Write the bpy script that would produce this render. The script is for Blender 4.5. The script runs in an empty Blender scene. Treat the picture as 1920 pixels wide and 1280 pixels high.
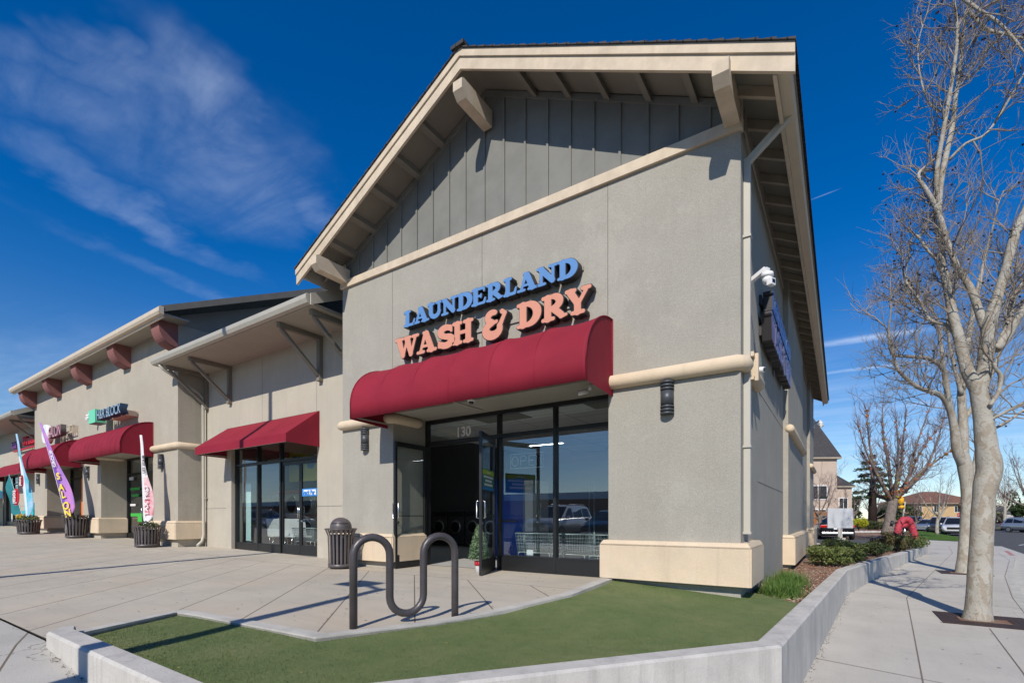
import bpy, bmesh, math, random
import numpy as np
from mathutils import Vector, Matrix, noise
R=math.radians; SC=bpy.context.scene; COL=SC.collection; PI=math.pi
random.seed(7)
# ---------------------------------------------------------------- camera
YAW=33.7; F=922.; S_,C_=math.sin(R(YAW)),math.cos(R(YAW))
cam=bpy.data.cameras.new('camera'); camo=bpy.data.objects.new('camera',cam); COL.objects.link(camo)
camo.location=(0,0,1.0); camo.rotation_euler=(R(90),0,R(YAW))
cam.sensor_width=36; cam.lens=36*F/1920; cam.shift_y=330/1920; cam.clip_end=2000; cam.clip_start=.05
SC.camera=camo; SC.render.resolution_x=1024; SC.render.resolution_y=682
# ---------------------------------------------------------------- light
SUN_EL,SUN_AZ=38.0,14.0          # azimuth: degrees from -Y towards +X
sdir=Vector((math.sin(R(SUN_AZ))*math.cos(R(SUN_EL)),-math.cos(R(SUN_AZ))*math.cos(R(SUN_EL)),math.sin(R(SUN_EL))))
sl=bpy.data.lights.new('sun','SUN'); sl.energy=3.5; sl.angle=R(.5); sl.color=(1,.93,.83)
so=bpy.data.objects.new('sun',sl); COL.objects.link(so); so.rotation_euler=sdir.to_track_quat('Z','Y').to_euler()
SC.view_settings.view_transform='Standard'; SC.view_settings.look='None'; SC.view_settings.exposure=0.44; SC.view_settings.gamma=1
W=bpy.data.worlds.new('World'); SC.world=W; W.use_nodes=True
nt=W.node_tree; N=nt.nodes; L=nt.links; N.clear()
wo=N.new('ShaderNodeOutputWorld'); bg=N.new('ShaderNodeBackground'); sky=N.new('ShaderNodeTexSky')
sky.sky_type='NISHITA'; sky.sun_disc=False; sky.sun_elevation=R(SUN_EL); sky.sun_rotation=R(180-SUN_AZ)
sky.altitude=1200; sky.air_density=1.0; sky.dust_density=.1; sky.ozone_density=4
hs=N.new('ShaderNodeHueSaturation'); hs.inputs['Hue'].default_value=.508; hs.inputs['Saturation'].default_value=1.40; hs.inputs['Value'].default_value=.80
L.new(sky.outputs[0],hs.inputs['Color'])
# clouds: noise on the sky direction projected onto a high plane
tc=N.new('ShaderNodeTexCoord'); sep=N.new('ShaderNodeSeparateXYZ'); L.new(tc.outputs['Generated'],sep.inputs[0])
def wm(op,a,b=None):
    n=N.new('ShaderNodeMath'); n.operation=op
    for i,v in enumerate((a,b)):
        if v is None: continue
        if isinstance(v,(int,float)): n.inputs[i].default_value=v
        else: L.new(v,n.inputs[i])
    return n.outputs[0]
zz=wm('MAXIMUM',sep.outputs[2],.03); px_=wm('DIVIDE',sep.outputs[0],zz); py_=wm('DIVIDE',sep.outputs[1],zz)
def cloudlayer(rot,sc,loc,nscale,lo,hi,detail=9,dist=.6):
    cb=N.new('ShaderNodeCombineXYZ'); L.new(px_,cb.inputs[0]); L.new(py_,cb.inputs[1])
    mp=N.new('ShaderNodeMapping'); mp.inputs['Rotation'].default_value=(0,0,rot); mp.inputs['Scale'].default_value=sc; mp.inputs['Location'].default_value=loc
    L.new(cb.outputs[0],mp.inputs[0])
    nz=N.new('ShaderNodeTexNoise'); nz.inputs['Scale'].default_value=nscale; nz.inputs['Detail'].default_value=detail; nz.inputs['Roughness'].default_value=.62; nz.inputs['Distortion'].default_value=dist
    L.new(mp.outputs[0],nz.inputs['Vector'])
    mr=N.new('ShaderNodeMapRange'); mr.inputs[1].default_value=lo; mr.inputs[2].default_value=hi; L.new(nz.outputs[0],mr.inputs[0])
    return mr.outputs[0],mp.outputs[0]
_cb=N.new('ShaderNodeCombineXYZ'); L.new(px_,_cb.inputs[0]); L.new(py_,_cb.inputs[1])
_wn=N.new('ShaderNodeTexNoise'); _wn.inputs['Scale'].default_value=1.6; _wn.inputs['Detail'].default_value=5; _wn.inputs['Roughness'].default_value=.6; L.new(_cb.outputs[0],_wn.inputs['Vector'])
_ws=N.new('ShaderNodeVectorMath'); _ws.operation='SUBTRACT'; L.new(_wn.outputs['Color'],_ws.inputs[0]); _ws.inputs[1].default_value=(.5,.5,.5)
_wm=N.new('ShaderNodeVectorMath'); _wm.operation='SCALE'; _wm.inputs['Scale'].default_value=.75; L.new(_ws.outputs[0],_wm.inputs[0])
_wa=N.new('ShaderNodeVectorMath'); _wa.operation='ADD'; L.new(_cb.outputs[0],_wa.inputs[0]); L.new(_wm.outputs[0],_wa.inputs[1])
def bump_mask(cx,cy,rx,ry,rot,warp=False):
    cb=_wa if warp else _cb
    sb=N.new('ShaderNodeVectorMath'); sb.operation='SUBTRACT'; L.new(cb.outputs[0],sb.inputs[0]); sb.inputs[1].default_value=(cx,cy,0)
    rt=N.new('ShaderNodeVectorRotate'); rt.rotation_type='Z_AXIS'; rt.inputs['Angle'].default_value=rot; L.new(sb.outputs[0],rt.inputs[0])
    dv=N.new('ShaderNodeVectorMath'); dv.operation='DIVIDE'; L.new(rt.outputs[0],dv.inputs[0]); dv.inputs[1].default_value=(rx,ry,1)
    ln=N.new('ShaderNodeVectorMath'); ln.operation='LENGTH'; L.new(dv.outputs[0],ln.inputs[0])
    mr=N.new('ShaderNodeMapRange'); mr.interpolation_type='SMOOTHSTEP'; mr.inputs[1].default_value=1; mr.inputs[2].default_value=0; L.new(ln.outputs['Value'],mr.inputs[0])
    return mr.outputs[0]
def skydir(px,py):
    d=Vector((-S_+C_*(px-960)/F,C_+S_*(px-960)/F,(970-py)/F)); return d.x/d.z,d.y/d.z
def streak(pa,pb,w,warp=False):
    a=skydir(*pa); b=skydir(*pb); cx,cy=(a[0]+b[0])/2,(a[1]+b[1])/2
    return bump_mask(cx,cy,math.hypot(b[0]-a[0],b[1]-a[1])/2*1.15,w,-math.atan2(b[1]-a[1],b[0]-a[0]),warp)
acc=None
_a=skydir(60,40); _b=skydir(600,440); CR=math.atan2(_b[1]-_a[1],_b[0]-_a[0])
n1a,_=cloudlayer(-CR+.12,(.7,2.2,1),(2.3,1,0),2.4,.36,.78,12,.45)
n1b,_=cloudlayer(-CR-.5,(1,1,1),(5,1,0),.9,.36,.62,5,.3); n1=wm('ADD',wm('MULTIPLY',n1a,.75),.18)
for pa,pb,w,amt in (((-80,40),(520,260),.15,.26),((240,-60),(470,330),.17,.34),((380,230),(690,420),.15,.28),((-60,220),(520,540),.13,.24),((-40,330),(640,700),.12,.16),((20,-40),(330,200),.10,.26),((120,120),(560,430),.42,.32),((-60,90),(300,330),.30,.24)):
    m=wm('MULTIPLY',wm('MULTIPLY',streak(pa,pb,w,True),n1),amt); acc=m if acc is None else wm('MAXIMUM',acc,m)
n2,_=cloudlayer(R(-60),(1,3,1),(3,1,0),.8,.42,.9,6,.3)
low=N.new('ShaderNodeMapRange'); low.inputs[1].default_value=.33; low.inputs[2].default_value=.06; L.new(sep.outputs[2],low.inputs[0])
acc=wm('MAXIMUM',acc,wm('MULTIPLY',wm('MULTIPLY',n2,low.outputs[0]),.55))
n3,_=cloudlayer(R(10),(1,1,1),(1,5,0),3.2,.2,.7,5,.2)
for pa,pb,w,amt in (((1480,655),(1780,612),.10,.75),((1480,708),(1800,668),.07,.6),((1540,782),(1900,735),.25,.35),((1512,378),(1580,352),.006,.25)):
    acc=wm('MAXIMUM',acc,wm('MULTIPLY',wm('MULTIPLY',streak(pa,pb,w),n3),amt))
mx=N.new('ShaderNodeMix'); mx.data_type='RGBA'; hs2=N.new('ShaderNodeHueSaturation'); hs2.inputs['Hue'].default_value=.50; hs2.inputs['Saturation'].default_value=1.12; hs2.inputs['Value'].default_value=.68; L.new(sky.outputs[0],hs2.inputs['Color'])
hz=N.new('ShaderNodeMapRange'); hz.interpolation_type='SMOOTHSTEP'; hz.inputs[1].default_value=.48; hz.inputs[2].default_value=.04; L.new(sep.outputs[2],hz.inputs[0])
hm=N.new('ShaderNodeMix'); hm.data_type='RGBA'; L.new(hz.outputs[0],hm.inputs[0]); L.new(hs.outputs[0],hm.inputs[6]); L.new(hs2.outputs[0],hm.inputs[7])
L.new(acc,mx.inputs[0]); L.new(hm.outputs[2],mx.inputs[6]); mx.inputs[7].default_value=(4.6,5.3,6.6,1)
L.new(mx.outputs[2],bg.inputs[0]); bg.inputs[1].default_value=.125; L.new(bg.outputs[0],wo.inputs[0])
# ---------------------------------------------------------------- helpers
def P(px,py,k):
    u=(px-960)/F; return Vector(((-S_+C_*u)*k,(C_+S_*u)*k,1+(970-py)/F*k))
class MB:
    def __init__(s): s.b=bmesh.new(); s.mi=0
    def face(s,pts):
        vs=[s.b.verts.new(p) for p in pts]
        try: f=s.b.faces.new(vs); f.material_index=s.mi; return f
        except ValueError: return None
    def box(s,x0,x1,y0,y1,z0,z1,bev=0,rz=0,piv=None):
        if x0>x1:x0,x1=x1,x0
        if y0>y1:y0,y1=y1,y0
        if z0>z1:z0,z1=z1,z0
        vs=[s.b.verts.new((x,y,z)) for x in (x0,x1) for y in (y0,y1) for z in (z0,z1)]
        fs=[s.b.faces.new([vs[i] for i in q]) for q in ((0,1,3,2),(4,6,7,5),(0,4,5,1),(2,3,7,6),(0,2,6,4),(1,5,7,3))]
        for f in fs: f.material_index=s.mi
        if rz: bmesh.ops.rotate(s.b,verts=vs,cent=piv or (0,0,0),matrix=Matrix.Rotation(rz,3,'Z'))
        if bev:
            es=list({e for f in fs for e in f.edges}); bmesh.ops.bevel(s.b,geom=es,offset=bev,segments=2,affect='EDGES',profile=.6,material=-1)
        return s
    def prism(s,pts,vec,caps=True):
        v=Vector(vec); a=[Vector(p) for p in pts]; n=len(a)
        va=[s.b.verts.new(p) for p in a]; vb=[s.b.verts.new(p+v) for p in a]
        fs=[]
        for i in range(n): fs.append(s.b.faces.new((va[i],va[(i+1)%n],vb[(i+1)%n],vb[i])))
        if caps: fs+= [s.b.faces.new(va[::-1]),s.b.faces.new(vb)]
        for f in fs: f.material_index=s.mi
        return s
    def tube(s,path,rad,n=8,cap=True,sx=1.0):
        pts=[Vector(p) for p in path]; m=len(pts)
        if not hasattr(rad,'__len__'): rad=[rad]*m
        rings=[]; up=None
        for i,p in enumerate(pts):
            t=(pts[min(i+1,m-1)]-pts[max(i-1,0)])
            if t.length<1e-9: t=Vector((0,0,1))
            t.normalize()
            if up is None:
                up=Vector((0,0,1)) if abs(t.z)<.9 else Vector((1,0,0))
            a=up-t*up.dot(t)
            if a.length<1e-4: a=t.orthogonal()
            a.normalize(); up=a; bb=t.cross(a)
            rings.append([s.b.verts.new(p+(a*math.cos(2*PI*j/n)+bb*math.sin(2*PI*j/n)*sx)*rad[i]) for j in range(n)])
        for i in range(m-1):
            for j in range(n):
                f=s.b.faces.new((rings[i][j],rings[i][(j+1)%n],rings[i+1][(j+1)%n],rings[i+1][j])); f.smooth=True; f.material_index=s.mi
        if cap:
            for r,rv in ((rings[0],1),(rings[-1],0)):
                f=s.b.faces.new(r[::-1] if rv else r); f.material_index=s.mi
        return s
    def bar(s,a,b,w,h,up=(0,0,1)):
        a=Vector(a);b=Vector(b);t=(b-a).normalized();u=Vector(up);x=t.cross(u)
        if x.length<1e-4: x=t.orthogonal()
        x.normalize();u=x.cross(t)
        q=[a+x*w/2*i+u*h/2*j for i,j in ((-1,-1),(1,-1),(1,1),(-1,1))]
        return s.prism(q,b-a)
    def lathe(s,prof,cx=0,cy=0,n=24,cz=0):
        rings=[]
        for r,z in prof: rings.append([s.b.verts.new((cx+r*math.cos(2*PI*j/n),cy+r*math.sin(2*PI*j/n),cz+z)) for j in range(n)])
        for i in range(len(prof)-1):
            for j in range(n):
                f=s.b.faces.new((rings[i][j],rings[i][(j+1)%n],rings[i+1][(j+1)%n],rings[i+1][j])); f.smooth=True; f.material_index=s.mi
        for r,rv in ((rings[0],1),(rings[-1],0)):
            if prof[0 if rv else -1][0]>1e-4: s.b.faces.new(r[::-1] if rv else r).material_index=s.mi
        return s
    def ball(s,c,r,sub=2,sc=(1,1,1)):
        o=bmesh.ops.create_icosphere(s.b,subdivisions=sub,radius=1)
        for v in o['verts']: v.co=Vector((c[0]+v.co.x*r*sc[0],c[1]+v.co.y*r*sc[1],c[2]+v.co.z*r*sc[2]))
        for f in {f for v in o['verts'] for f in v.link_faces}: f.smooth=True; f.material_index=s.mi
        return s
    def build(s,name,mat,parent=None,smooth=None,norm=True):
        if norm: bmesh.ops.recalc_face_normals(s.b,faces=s.b.faces)
        me=bpy.data.meshes.new(name); s.b.to_mesh(me); s.b.free()
        for m in (mat if isinstance(mat,(list,tuple)) else [mat]): me.materials.append(m)
        if smooth: me.polygons.foreach_set('use_smooth',[True]*len(me.polygons))
        return link(name,me,parent)
def link(name,me,parent=None):
    o=bpy.data.objects.new(name,me); COL.objects.link(o)
    if parent:
        o.parent=parent
        if parent.type=='EMPTY': o.matrix_parent_inverse=Matrix.Translation(-parent.location)
    return o
def tag(o,label=None,cat=None,group=None,kind=None):
    for k,v in (('label',label),('category',cat),('group',group),('kind',kind)):
        if v: o[k]=v
    return o
def empty(name,loc=(0,0,0),label=None,cat=None,group=None):
    o=bpy.data.objects.new(name,None); COL.objects.link(o); o.location=loc; o.empty_display_size=.1
    return tag(o,label,cat,group)
def dup(root,loc,rz=0,label=None,scale=None,group=None):
    r=root.copy(); COL.objects.link(r); r.location=loc; r.rotation_euler=(0,0,rz)
    if scale: r.scale=(scale,)*3 if isinstance(scale,(int,float)) else scale
    if label: r['label']=label
    if group: r['group']=group
    def rec(o,n):
        for ch in list(o.children):
            c=ch.copy(); COL.objects.link(c); c.parent=n; rec(ch,c)
    rec(root,r); return r
def sheet(name,pts,mat,kind='structure',label=None,cat=None):
    m=MB(); m.face(pts); o=m.build(name,mat,norm=False)
    if o.data.polygons[0].normal.z<0: o.data.flip_normals()
    if kind: o['kind']=kind
    return o
# ---------------------------------------------------------------- materials
MATS={}
def mat(name,col,rough=.7,metal=0,spec=.4,var=0,vs=3,bump=0,bs=60,vcol=None,coord='Object',bdist=.01,streak=0,stcol=None,coat=0,big=0):
    m=bpy.data.materials.new(name); m.use_nodes=True; n=m.node_tree.nodes; l=m.node_tree.links
    b=n['Principled BSDF']; b.inputs['Roughness'].default_value=rough; b.inputs['Metallic'].default_value=metal
    b.inputs['Specular IOR Level'].default_value=spec; b.inputs['Base Color'].default_value=(*col,1)
    if coat: b.inputs['Coat Weight'].default_value=coat; b.inputs['Coat Roughness'].default_value=.05
    tcn=n.new('ShaderNodeTexCoord'); co=tcn.outputs[coord]
    def noi(sc,det=5,ro=.6,vec=None):
        q=n.new('ShaderNodeTexNoise'); q.inputs['Scale'].default_value=sc; q.inputs['Detail'].default_value=det; q.inputs['Roughness'].default_value=ro
        l.new(vec or co,q.inputs['Vector']); return q.outputs[0]
    def mapr(v,a,bb,c=0,d=1):
        q=n.new('ShaderNodeMapRange'); q.inputs[1].default_value=a;q.inputs[2].default_value=bb;q.inputs[3].default_value=c;q.inputs[4].default_value=d; l.new(v,q.inputs[0]); return q.outputs[0]
    def mixc(f,a,bb,mode='MIX'):
        q=n.new('ShaderNodeMix'); q.data_type='RGBA'; q.blend_type=mode
        for i,v in ((0,f),(6,a),(7,bb)):
            if isinstance(v,(int,float)): q.inputs[i].default_value=v
            elif isinstance(v,tuple): q.inputs[i].default_value=(*v,1)
            else: l.new(v,q.inputs[i])
        return q.outputs[2]
    cur=None
    if var:
        c2=vcol or tuple(c*(1-var) for c in col); cur=mixc(mapr(noi(vs),.35,.7),col,c2)
    if big:
        cur=mixc(mapr(noi(.35,3),.4,.65,0,big),cur if cur is not None else col,tuple(c*.8 for c in col))
    if streak:
        mp=n.new('ShaderNodeMapping'); mp.inputs['Scale'].default_value=(5,5,.35); l.new(co,mp.inputs[0])
        cur=mixc(mapr(noi(1.3,6,.7,mp.outputs[0]),.5,.78,0,streak),cur if cur is not None else col,stcol or tuple(c*.6 for c in col))
    if cur is not None: l.new(cur,b.inputs['Base Color'])
    if bump:
        bp=n.new('ShaderNodeBump'); bp.inputs['Strength'].default_value=bump; bp.inputs['Distance'].default_value=bdist; l.new(noi(bs,4,.65),bp.inputs['Height']); l.new(bp.outputs[0],b.inputs['Normal'])
    MATS[name]=m; m_h[name]=(n,l,b,noi,mapr,mixc,co); return m
m_h={}
stucco=mat('stucco_grey',(.43,.408,.352),.92,0,.15,.10,1.6,.6,130,big=.35,streak=.22,stcol=(.29,.275,.235),bdist=.012)
stucco2=mat('stucco_cream',(.53,.485,.40),.92,0,.15,.10,1.6,.5,130,big=.3,streak=.25,stcol=(.37,.34,.28),bdist=.012)
stuccoL=mat('stucco_sand',(.49,.445,.365),.92,0,.15,.10,1.6,.5,130,big=.3,streak=.35,stcol=(.34,.315,.265),bdist=.012)
plinthm=mat('stucco_peach',(.74,.60,.43),.9,0,.15,.12,2.2,.6,110,big=.3,streak=.12,bdist=.012)
siding=mat('siding_grey',(.205,.205,.185),.65,0,.3,.2,2,.25,90,streak=.5,stcol=(.20,.205,.20))
soffitm=mat('soffit_paint',(.36,.33,.27),.8,0,.2,.08,2)
soffitg=mat('soffit_grey',(.23,.215,.18),.8,0,.2,.1,2)
woodc=mat('trim_cream',(.62,.52,.39),.7,0,.3,.2,4,.2,60,streak=.4,stcol=(.42,.33,.24))
woodb=mat('trim_tan',(.40,.34,.26),.75,0,.3,.2,3,.2,60)
timber=mat('bracket_taupe',(.21,.19,.155),.75,0,.3,.15,3,.15,60)
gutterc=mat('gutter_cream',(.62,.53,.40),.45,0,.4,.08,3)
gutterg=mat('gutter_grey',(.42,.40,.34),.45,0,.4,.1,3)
pipec=mat('pipe_cream',(.47,.45,.385),.4,0,.4,.08,3)
corbelm=mat('corbel_rose',(.27,.12,.11),.8,0,.2,.15,2,.3,100)
awnm=mat('awning_maroon',(.26,.015,.033),.75,0,.25,.20,1.3,.35,220,bdist=.004,big=.3)
awnu=mat('awning_lining',(.06,.01,.015),.9)
black=mat('frame_black',(.016,.017,.018),.35,0,.5,.2,5)
darkmetal=mat('rack_brown',(.085,.075,.078),.38,.25,.5,.25,7,.15,50)
canm=mat('bin_brown',(.12,.105,.105),.42,.2,.5,.2,6)
chrome=mat('chrome',(.7,.7,.7),.25,1)
wirem=mat('cart_wire',(.36,.42,.43),.4,.3)
white=mat('white_plastic',(.75,.75,.75),.4)
lblue=mat('letter_blue',(.12,.26,.52),.35,0,.5,.06,6)
lpeach=mat('letter_peach',(.64,.29,.19),.35,0,.5,.06,6)
lblack=mat('letter_case',(.03,.028,.028),.5)
sconcem=mat('sconce_grey',(.07,.075,.085),.45,.3)
sconceg=mat('sconce_glass',(.35,.36,.36),.25)
conc_wall=mat('concrete_kerb',(.60,.575,.53),.85,0,.2,.28,2.5,.4,60,big=.6,streak=.85,stcol=(.30,.29,.27))
curbm=mat('concrete_edge',(.54,.52,.47),.85,0,.2,.25,4,.35,60)
asphalt=mat('asphalt',(.065,.065,.068),.9,0,.2,.25,3,.5,120,big=.4)
asphaltn=mat('asphalt_worn',(.10,.10,.10),.9,0,.2,.25,3,.5,120,big=.4)
dirt=mat('earth',(.14,.12,.08),.95,0,.1,.4,.5,.3,8,vcol=(.08,.10,.035))
lawnm=mat('lawn',(.10,.19,.03),.9,0,.1,.5,3,.8,60,bdist=.05)
mulchm=mat('mulch',(.27,.14,.095),.95,0,.1,.6,4,1,45,vcol=(.36,.28,.21),bdist=.04,big=.5)
chipm=mat('mulch_chip',(.34,.18,.12),.9,0,.1,.5,20)
chipg=mat('mulch_chip_pale',(.48,.40,.31),.9,0,.1,.5,20)
tilefloor=mat('floor_tile',(.55,.55,.53),.35,0,.5,.1,2)
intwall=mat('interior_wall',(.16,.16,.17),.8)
ceilm=mat('ceiling_tile',(.80,.82,.80),.9,0,.1,.06,3)
steelm=mat('dryer_steel',(.66,.66,.63),.4,.2,.5,.1,2)
darkglass=mat('dark_glass',(.012,.013,.016),.08,0,.6)
redp=mat('red_wrap',(.50,.05,.075),.5,0,.4,.25,5,.9,9,bdist=.08)
tyrem=mat('tyre',(.02,.02,.02),.8)
rimm=mat('rim',(.35,.35,.36),.3,.8)
lampm=mat('headlamp',(.7,.72,.75),.1,0,.6)
tailm=mat('tail_lamp',(.5,.01,.01),.15,0,.6)
ironm=mat('iron_grate',(.075,.05,.045),.7,.3,.3,.4,9)
flagw=mat('flag_white',(.70,.68,.68),.7); flagp=mat('flag_purple',(.30,.18,.55),.65,0,.3,.7,2.2,vcol=(.55,.22,.50)); flagt=mat('flag_teal',(.03,.22,.25),.65,0,.3,.3,2)
flagc=mat('flag_cyan',(.05,.42,.52),.65,0,.3,.5,1.5,vcol=(.45,.55,.75)); flagy=mat('flag_yellow',(.80,.62,.04),.6); redf=mat('sign_red',(.50,.015,.03),.5)
orange=mat('poster_orange',(.85,.18,.02),.5); skinm=mat('poster_face',(.42,.29,.23),.6); hairm=mat('poster_hair',(.045,.03,.028),.7)
green=mat('leaflet_green',(.05,.42,.06),.5); mint=mat('sign_mint',(.16,.62,.38),.4); navy=mat('sign_navy',(.02,.05,.10),.4)
bluep=mat('vending_blue',(.015,.09,.50),.4); yellowp=mat('mural_yellow',(.80,.78,.05),.6); blueb=mat('mural_blob',(.10,.30,.42),.6)
snackb=mat('sticker_blue',(.02,.22,.62),.5); tealp=mat('tent_teal',(.04,.38,.50),.6); paper=mat('paper_white',(.8,.8,.8),.6)
curtain=mat('curtain',(.55,.72,.70),.9)
flower=mat('flower_yellow',(.75,.48,.01),.7)
jointm=mat('joint_line',(.17,.145,.12),.95)
for _n in ('stucco_grey','stucco_cream','stucco_sand','stucco_peach','concrete_kerb','concrete_edge'):
    n,l,b,noi,mapr,mixc,co=m_h[_n]; c_=b.inputs['Base Color'].links[0].from_socket; g_=noi(75,3,.7)
    c_=mixc(mapr(g_,.35,.65,.30 if 'stucco' in _n and 'peach' not in _n else .10,0),c_,(.10,.095,.08)); c_=mixc(mapr(noi(.9,7,.75),.56,.60,0,.10),c_,(.60,.57,.50)); mp=n.new('ShaderNodeMapping'); mp.inputs['Scale'].default_value=(9,9,.5); l.new(co,mp.inputs[0]); c_=mixc(mapr(noi(1.1,7,.75,mp.outputs[0]),.55,.75,0,.22),c_,(.24,.22,.18)); c_=mixc(mapr(noi(.5,3,.5),.52,.55,0,.07),c_,(.30,.29,.26)); l.new(c_,b.inputs['Base Color'])
# shingle roof
def shingles(name,c):
    m=mat(name,c,.9,0,.2,.5,14,.6,90,bdist=.02); n,l,b,noi,mapr,mixc,co=m_h[name]
    br=n.new('ShaderNodeTexBrick'); br.inputs['Scale'].default_value=3.2; br.inputs['Mortar Size'].default_value=.03; br.inputs['Color1'].default_value=(*[q*1.15 for q in c],1); br.inputs['Color2'].default_value=(*[q*.7 for q in c],1); br.inputs['Mortar'].default_value=(*[q*.4 for q in c],1)
    l.new(co,br.inputs['Vector']); l.new(br.outputs[0],b.inputs['Base Color']); return m
shing=shingles('shingles_grey',(.075,.073,.075)); shingr=shingles('roof_tile',(.25,.13,.09))
# glass: partly see-through, fresnel reflection
def glassmat(name,tint=(.80,.86,.86),ior=1.75):
    m=bpy.data.materials.new(name); m.use_nodes=True; n=m.node_tree.nodes; l=m.node_tree.links; n.clear()
    o=n.new('ShaderNodeOutputMaterial'); mix=n.new('ShaderNodeMixShader'); t=n.new('ShaderNodeBsdfTransparent'); g=n.new('ShaderNodeBsdfGlossy'); lw=n.new('ShaderNodeLayerWeight'); lw.inputs[0].default_value=.5; pw=n.new('ShaderNodeMath'); pw.operation='POWER'; pw.inputs[1].default_value=4.2; l.new(lw.outputs['Facing'],pw.inputs[0]); f=n.new('ShaderNodeMath'); f.operation='MULTIPLY_ADD'; f.inputs[1].default_value=.85; f.inputs[2].default_value=ior; f.use_clamp=True; l.new(pw.outputs[0],f.inputs[0]); t.inputs[0].default_value=(*tint,1); g.inputs['Roughness'].default_value=.0; g.inputs[0].default_value=(.95,.98,1,1)
    l.new(f.outputs[0],mix.inputs[0]); l.new(t.outputs[0],mix.inputs[1]); l.new(g.outputs[0],mix.inputs[2]); l.new(mix.outputs[0],o.inputs[0]); return m
glass=glassmat('shop_glass',(.80,.88,.88),.21); glassd=glassmat('door_glass',(.85,.90,.89),.07)
# concrete paving with 45 degree saw joints
def paving(name,c,mode):
    m=mat(name,c,.85,0,.2,.14,1.2,.25,70,big=.45); n,l,b,noi,mapr,mixc,co=m_h[name]
    cur=b.inputs['Base Color'].links[0].from_socket
    sp=n.new('ShaderNodeSeparateXYZ'); l.new(co,sp.inputs[0])
    def mt(op,a,bb=None):
        q=n.new('ShaderNodeMath'); q.operation=op
        for i,v in enumerate((a,bb)):
            if v is None: continue
            if isinstance(v,(int,float)): q.inputs[i].default_value=v
            else: l.new(v,q.inputs[i])
        return q.outputs[0]
    def lines(v,per,off,w):
        q=mt('ADD',v,-off); q=mt('DIVIDE',q,per); q=mt('FRACT',q); q=mt('ABSOLUTE',mt('SUBTRACT',q,.5)); q=mt('SUBTRACT',.5,q); return mt('LESS_THAN',q,w/per/2)
    if mode=='plaza':
        # rust and stain blotches, fine speckle
        cur=mixc(mapr(noi(.55,4,.55),.5,.72,0,.5),cur,(.50,.40,.29))
        mp=n.new('ShaderNodeMapping'); mp.inputs['Scale'].default_value=(.7,4,1); mp.inputs['Rotation'].default_value=(0,0,R(-8)); l.new(co,mp.inputs[0])
        cur=mixc(mapr(noi(1.1,6,.7,mp.outputs[0]),.48,.75,0,.38),cur,(.34,.31,.26))
        v=mt('ADD',sp.outputs[0],sp.outputs[1]); ln=lines(v,1.185,-1.17,.022)
        ln=mt('MULTIPLY',ln,mt('LESS_THAN',sp.outputs[1],6.2))
        ln2=mt('MULTIPLY',lines(sp.outputs[0],2.9,-5.5,.012),mt('GREATER_THAN',sp.outputs[1],6.2))
        ln3=mt('LESS_THAN',mt('ABSOLUTE',mt('SUBTRACT',sp.outputs[1],6.2)),.009)
        ln=mt('MAXIMUM',mt('MAXIMUM',ln,ln2),ln3)
    elif mode=='right':
        mp=n.new('ShaderNodeMapping'); mp.inputs['Scale'].default_value=(3,.5,1); l.new(co,mp.inputs[0])
        cur=mixc(mapr(noi(1.2,6,.7,mp.outputs[0]),.5,.78,0,.35),cur,(.33,.32,.29))
        ln=mt('LESS_THAN',1,0)
    else:
        cur=mixc(mapr(noi(1.2,5,.7),.5,.78,0,.3),cur,(.34,.32,.29))
        v=mt('ADD',mt('MULTIPLY',sp.outputs[0],.35),sp.outputs[1]); ln=lines(v,1.1,-.85,.016)
    cur=mixc(mapr(noi(38,2,.5),.66,.70,0,.35),cur,(.22,.2,.17)); cur=mixc(mapr(noi(2.3,8,.75),.58,.72,0,.35),cur,(.30,.27,.23)); cur=mixc(mapr(noi(140,2,.6),.55,.7,0,.28),cur,(.24,.22,.19))
    vo=n.new('ShaderNodeTexVoronoi'); vo.feature='DISTANCE_TO_EDGE'; vo.inputs['Scale'].default_value=.33; wv=n.new('ShaderNodeVectorMath'); wv.operation='MULTIPLY_ADD'; nn=n.new('ShaderNodeTexNoise'); nn.inputs['Scale'].default_value=1.6; nn.inputs['Detail'].default_value=6; l.new(co,nn.inputs['Vector']); l.new(nn.outputs['Color'],wv.inputs[0]); wv.inputs[1].default_value=(.8,.8,.8); l.new(co,wv.inputs[2]); l.new(wv.outputs[0],vo.inputs['Vector'])
    ck=mt('MULTIPLY',mt('LESS_THAN',vo.outputs[0],.0011),mt('MULTIPLY',mt('GREATER_THAN',noi(.35,2),.56),.55)); cur=mixc(ck,cur,(.15,.13,.11))
    cur=mixc(ln,cur,(.16,.135,.105)); l.new(cur,b.inputs['Base Color']); return m
pav1=paving('plaza_concrete',(.51,.465,.385),'plaza'); pav2=paving('walk_concrete',(.53,.50,.445),'right'); pav3=paving('front_walk_concrete',(.50,.48,.43),'left')
# turf
turf=mat('artificial_turf',(.195,.265,.10),.8,0,.15,.5,180,.8,260,vcol=(.105,.14,.05),bdist=.02)
n,l,b,noi,mapr,mixc,co=m_h['artificial_turf']
cur=b.inputs['Base Color'].links[0].from_socket
cur=mixc(mapr(noi(1.1,5,.7),.4,.65,0,.7),cur,(.25,.27,.12)); cur=mixc(mapr(noi(7,4,.7),.5,.7,0,.4),cur,(.12,.15,.06)); cur=mixc(mapr(noi(60,2),.62,.75,0,.5),cur,(.26,.30,.15)); l.new(cur,b.inputs['Base Color'])
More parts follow.
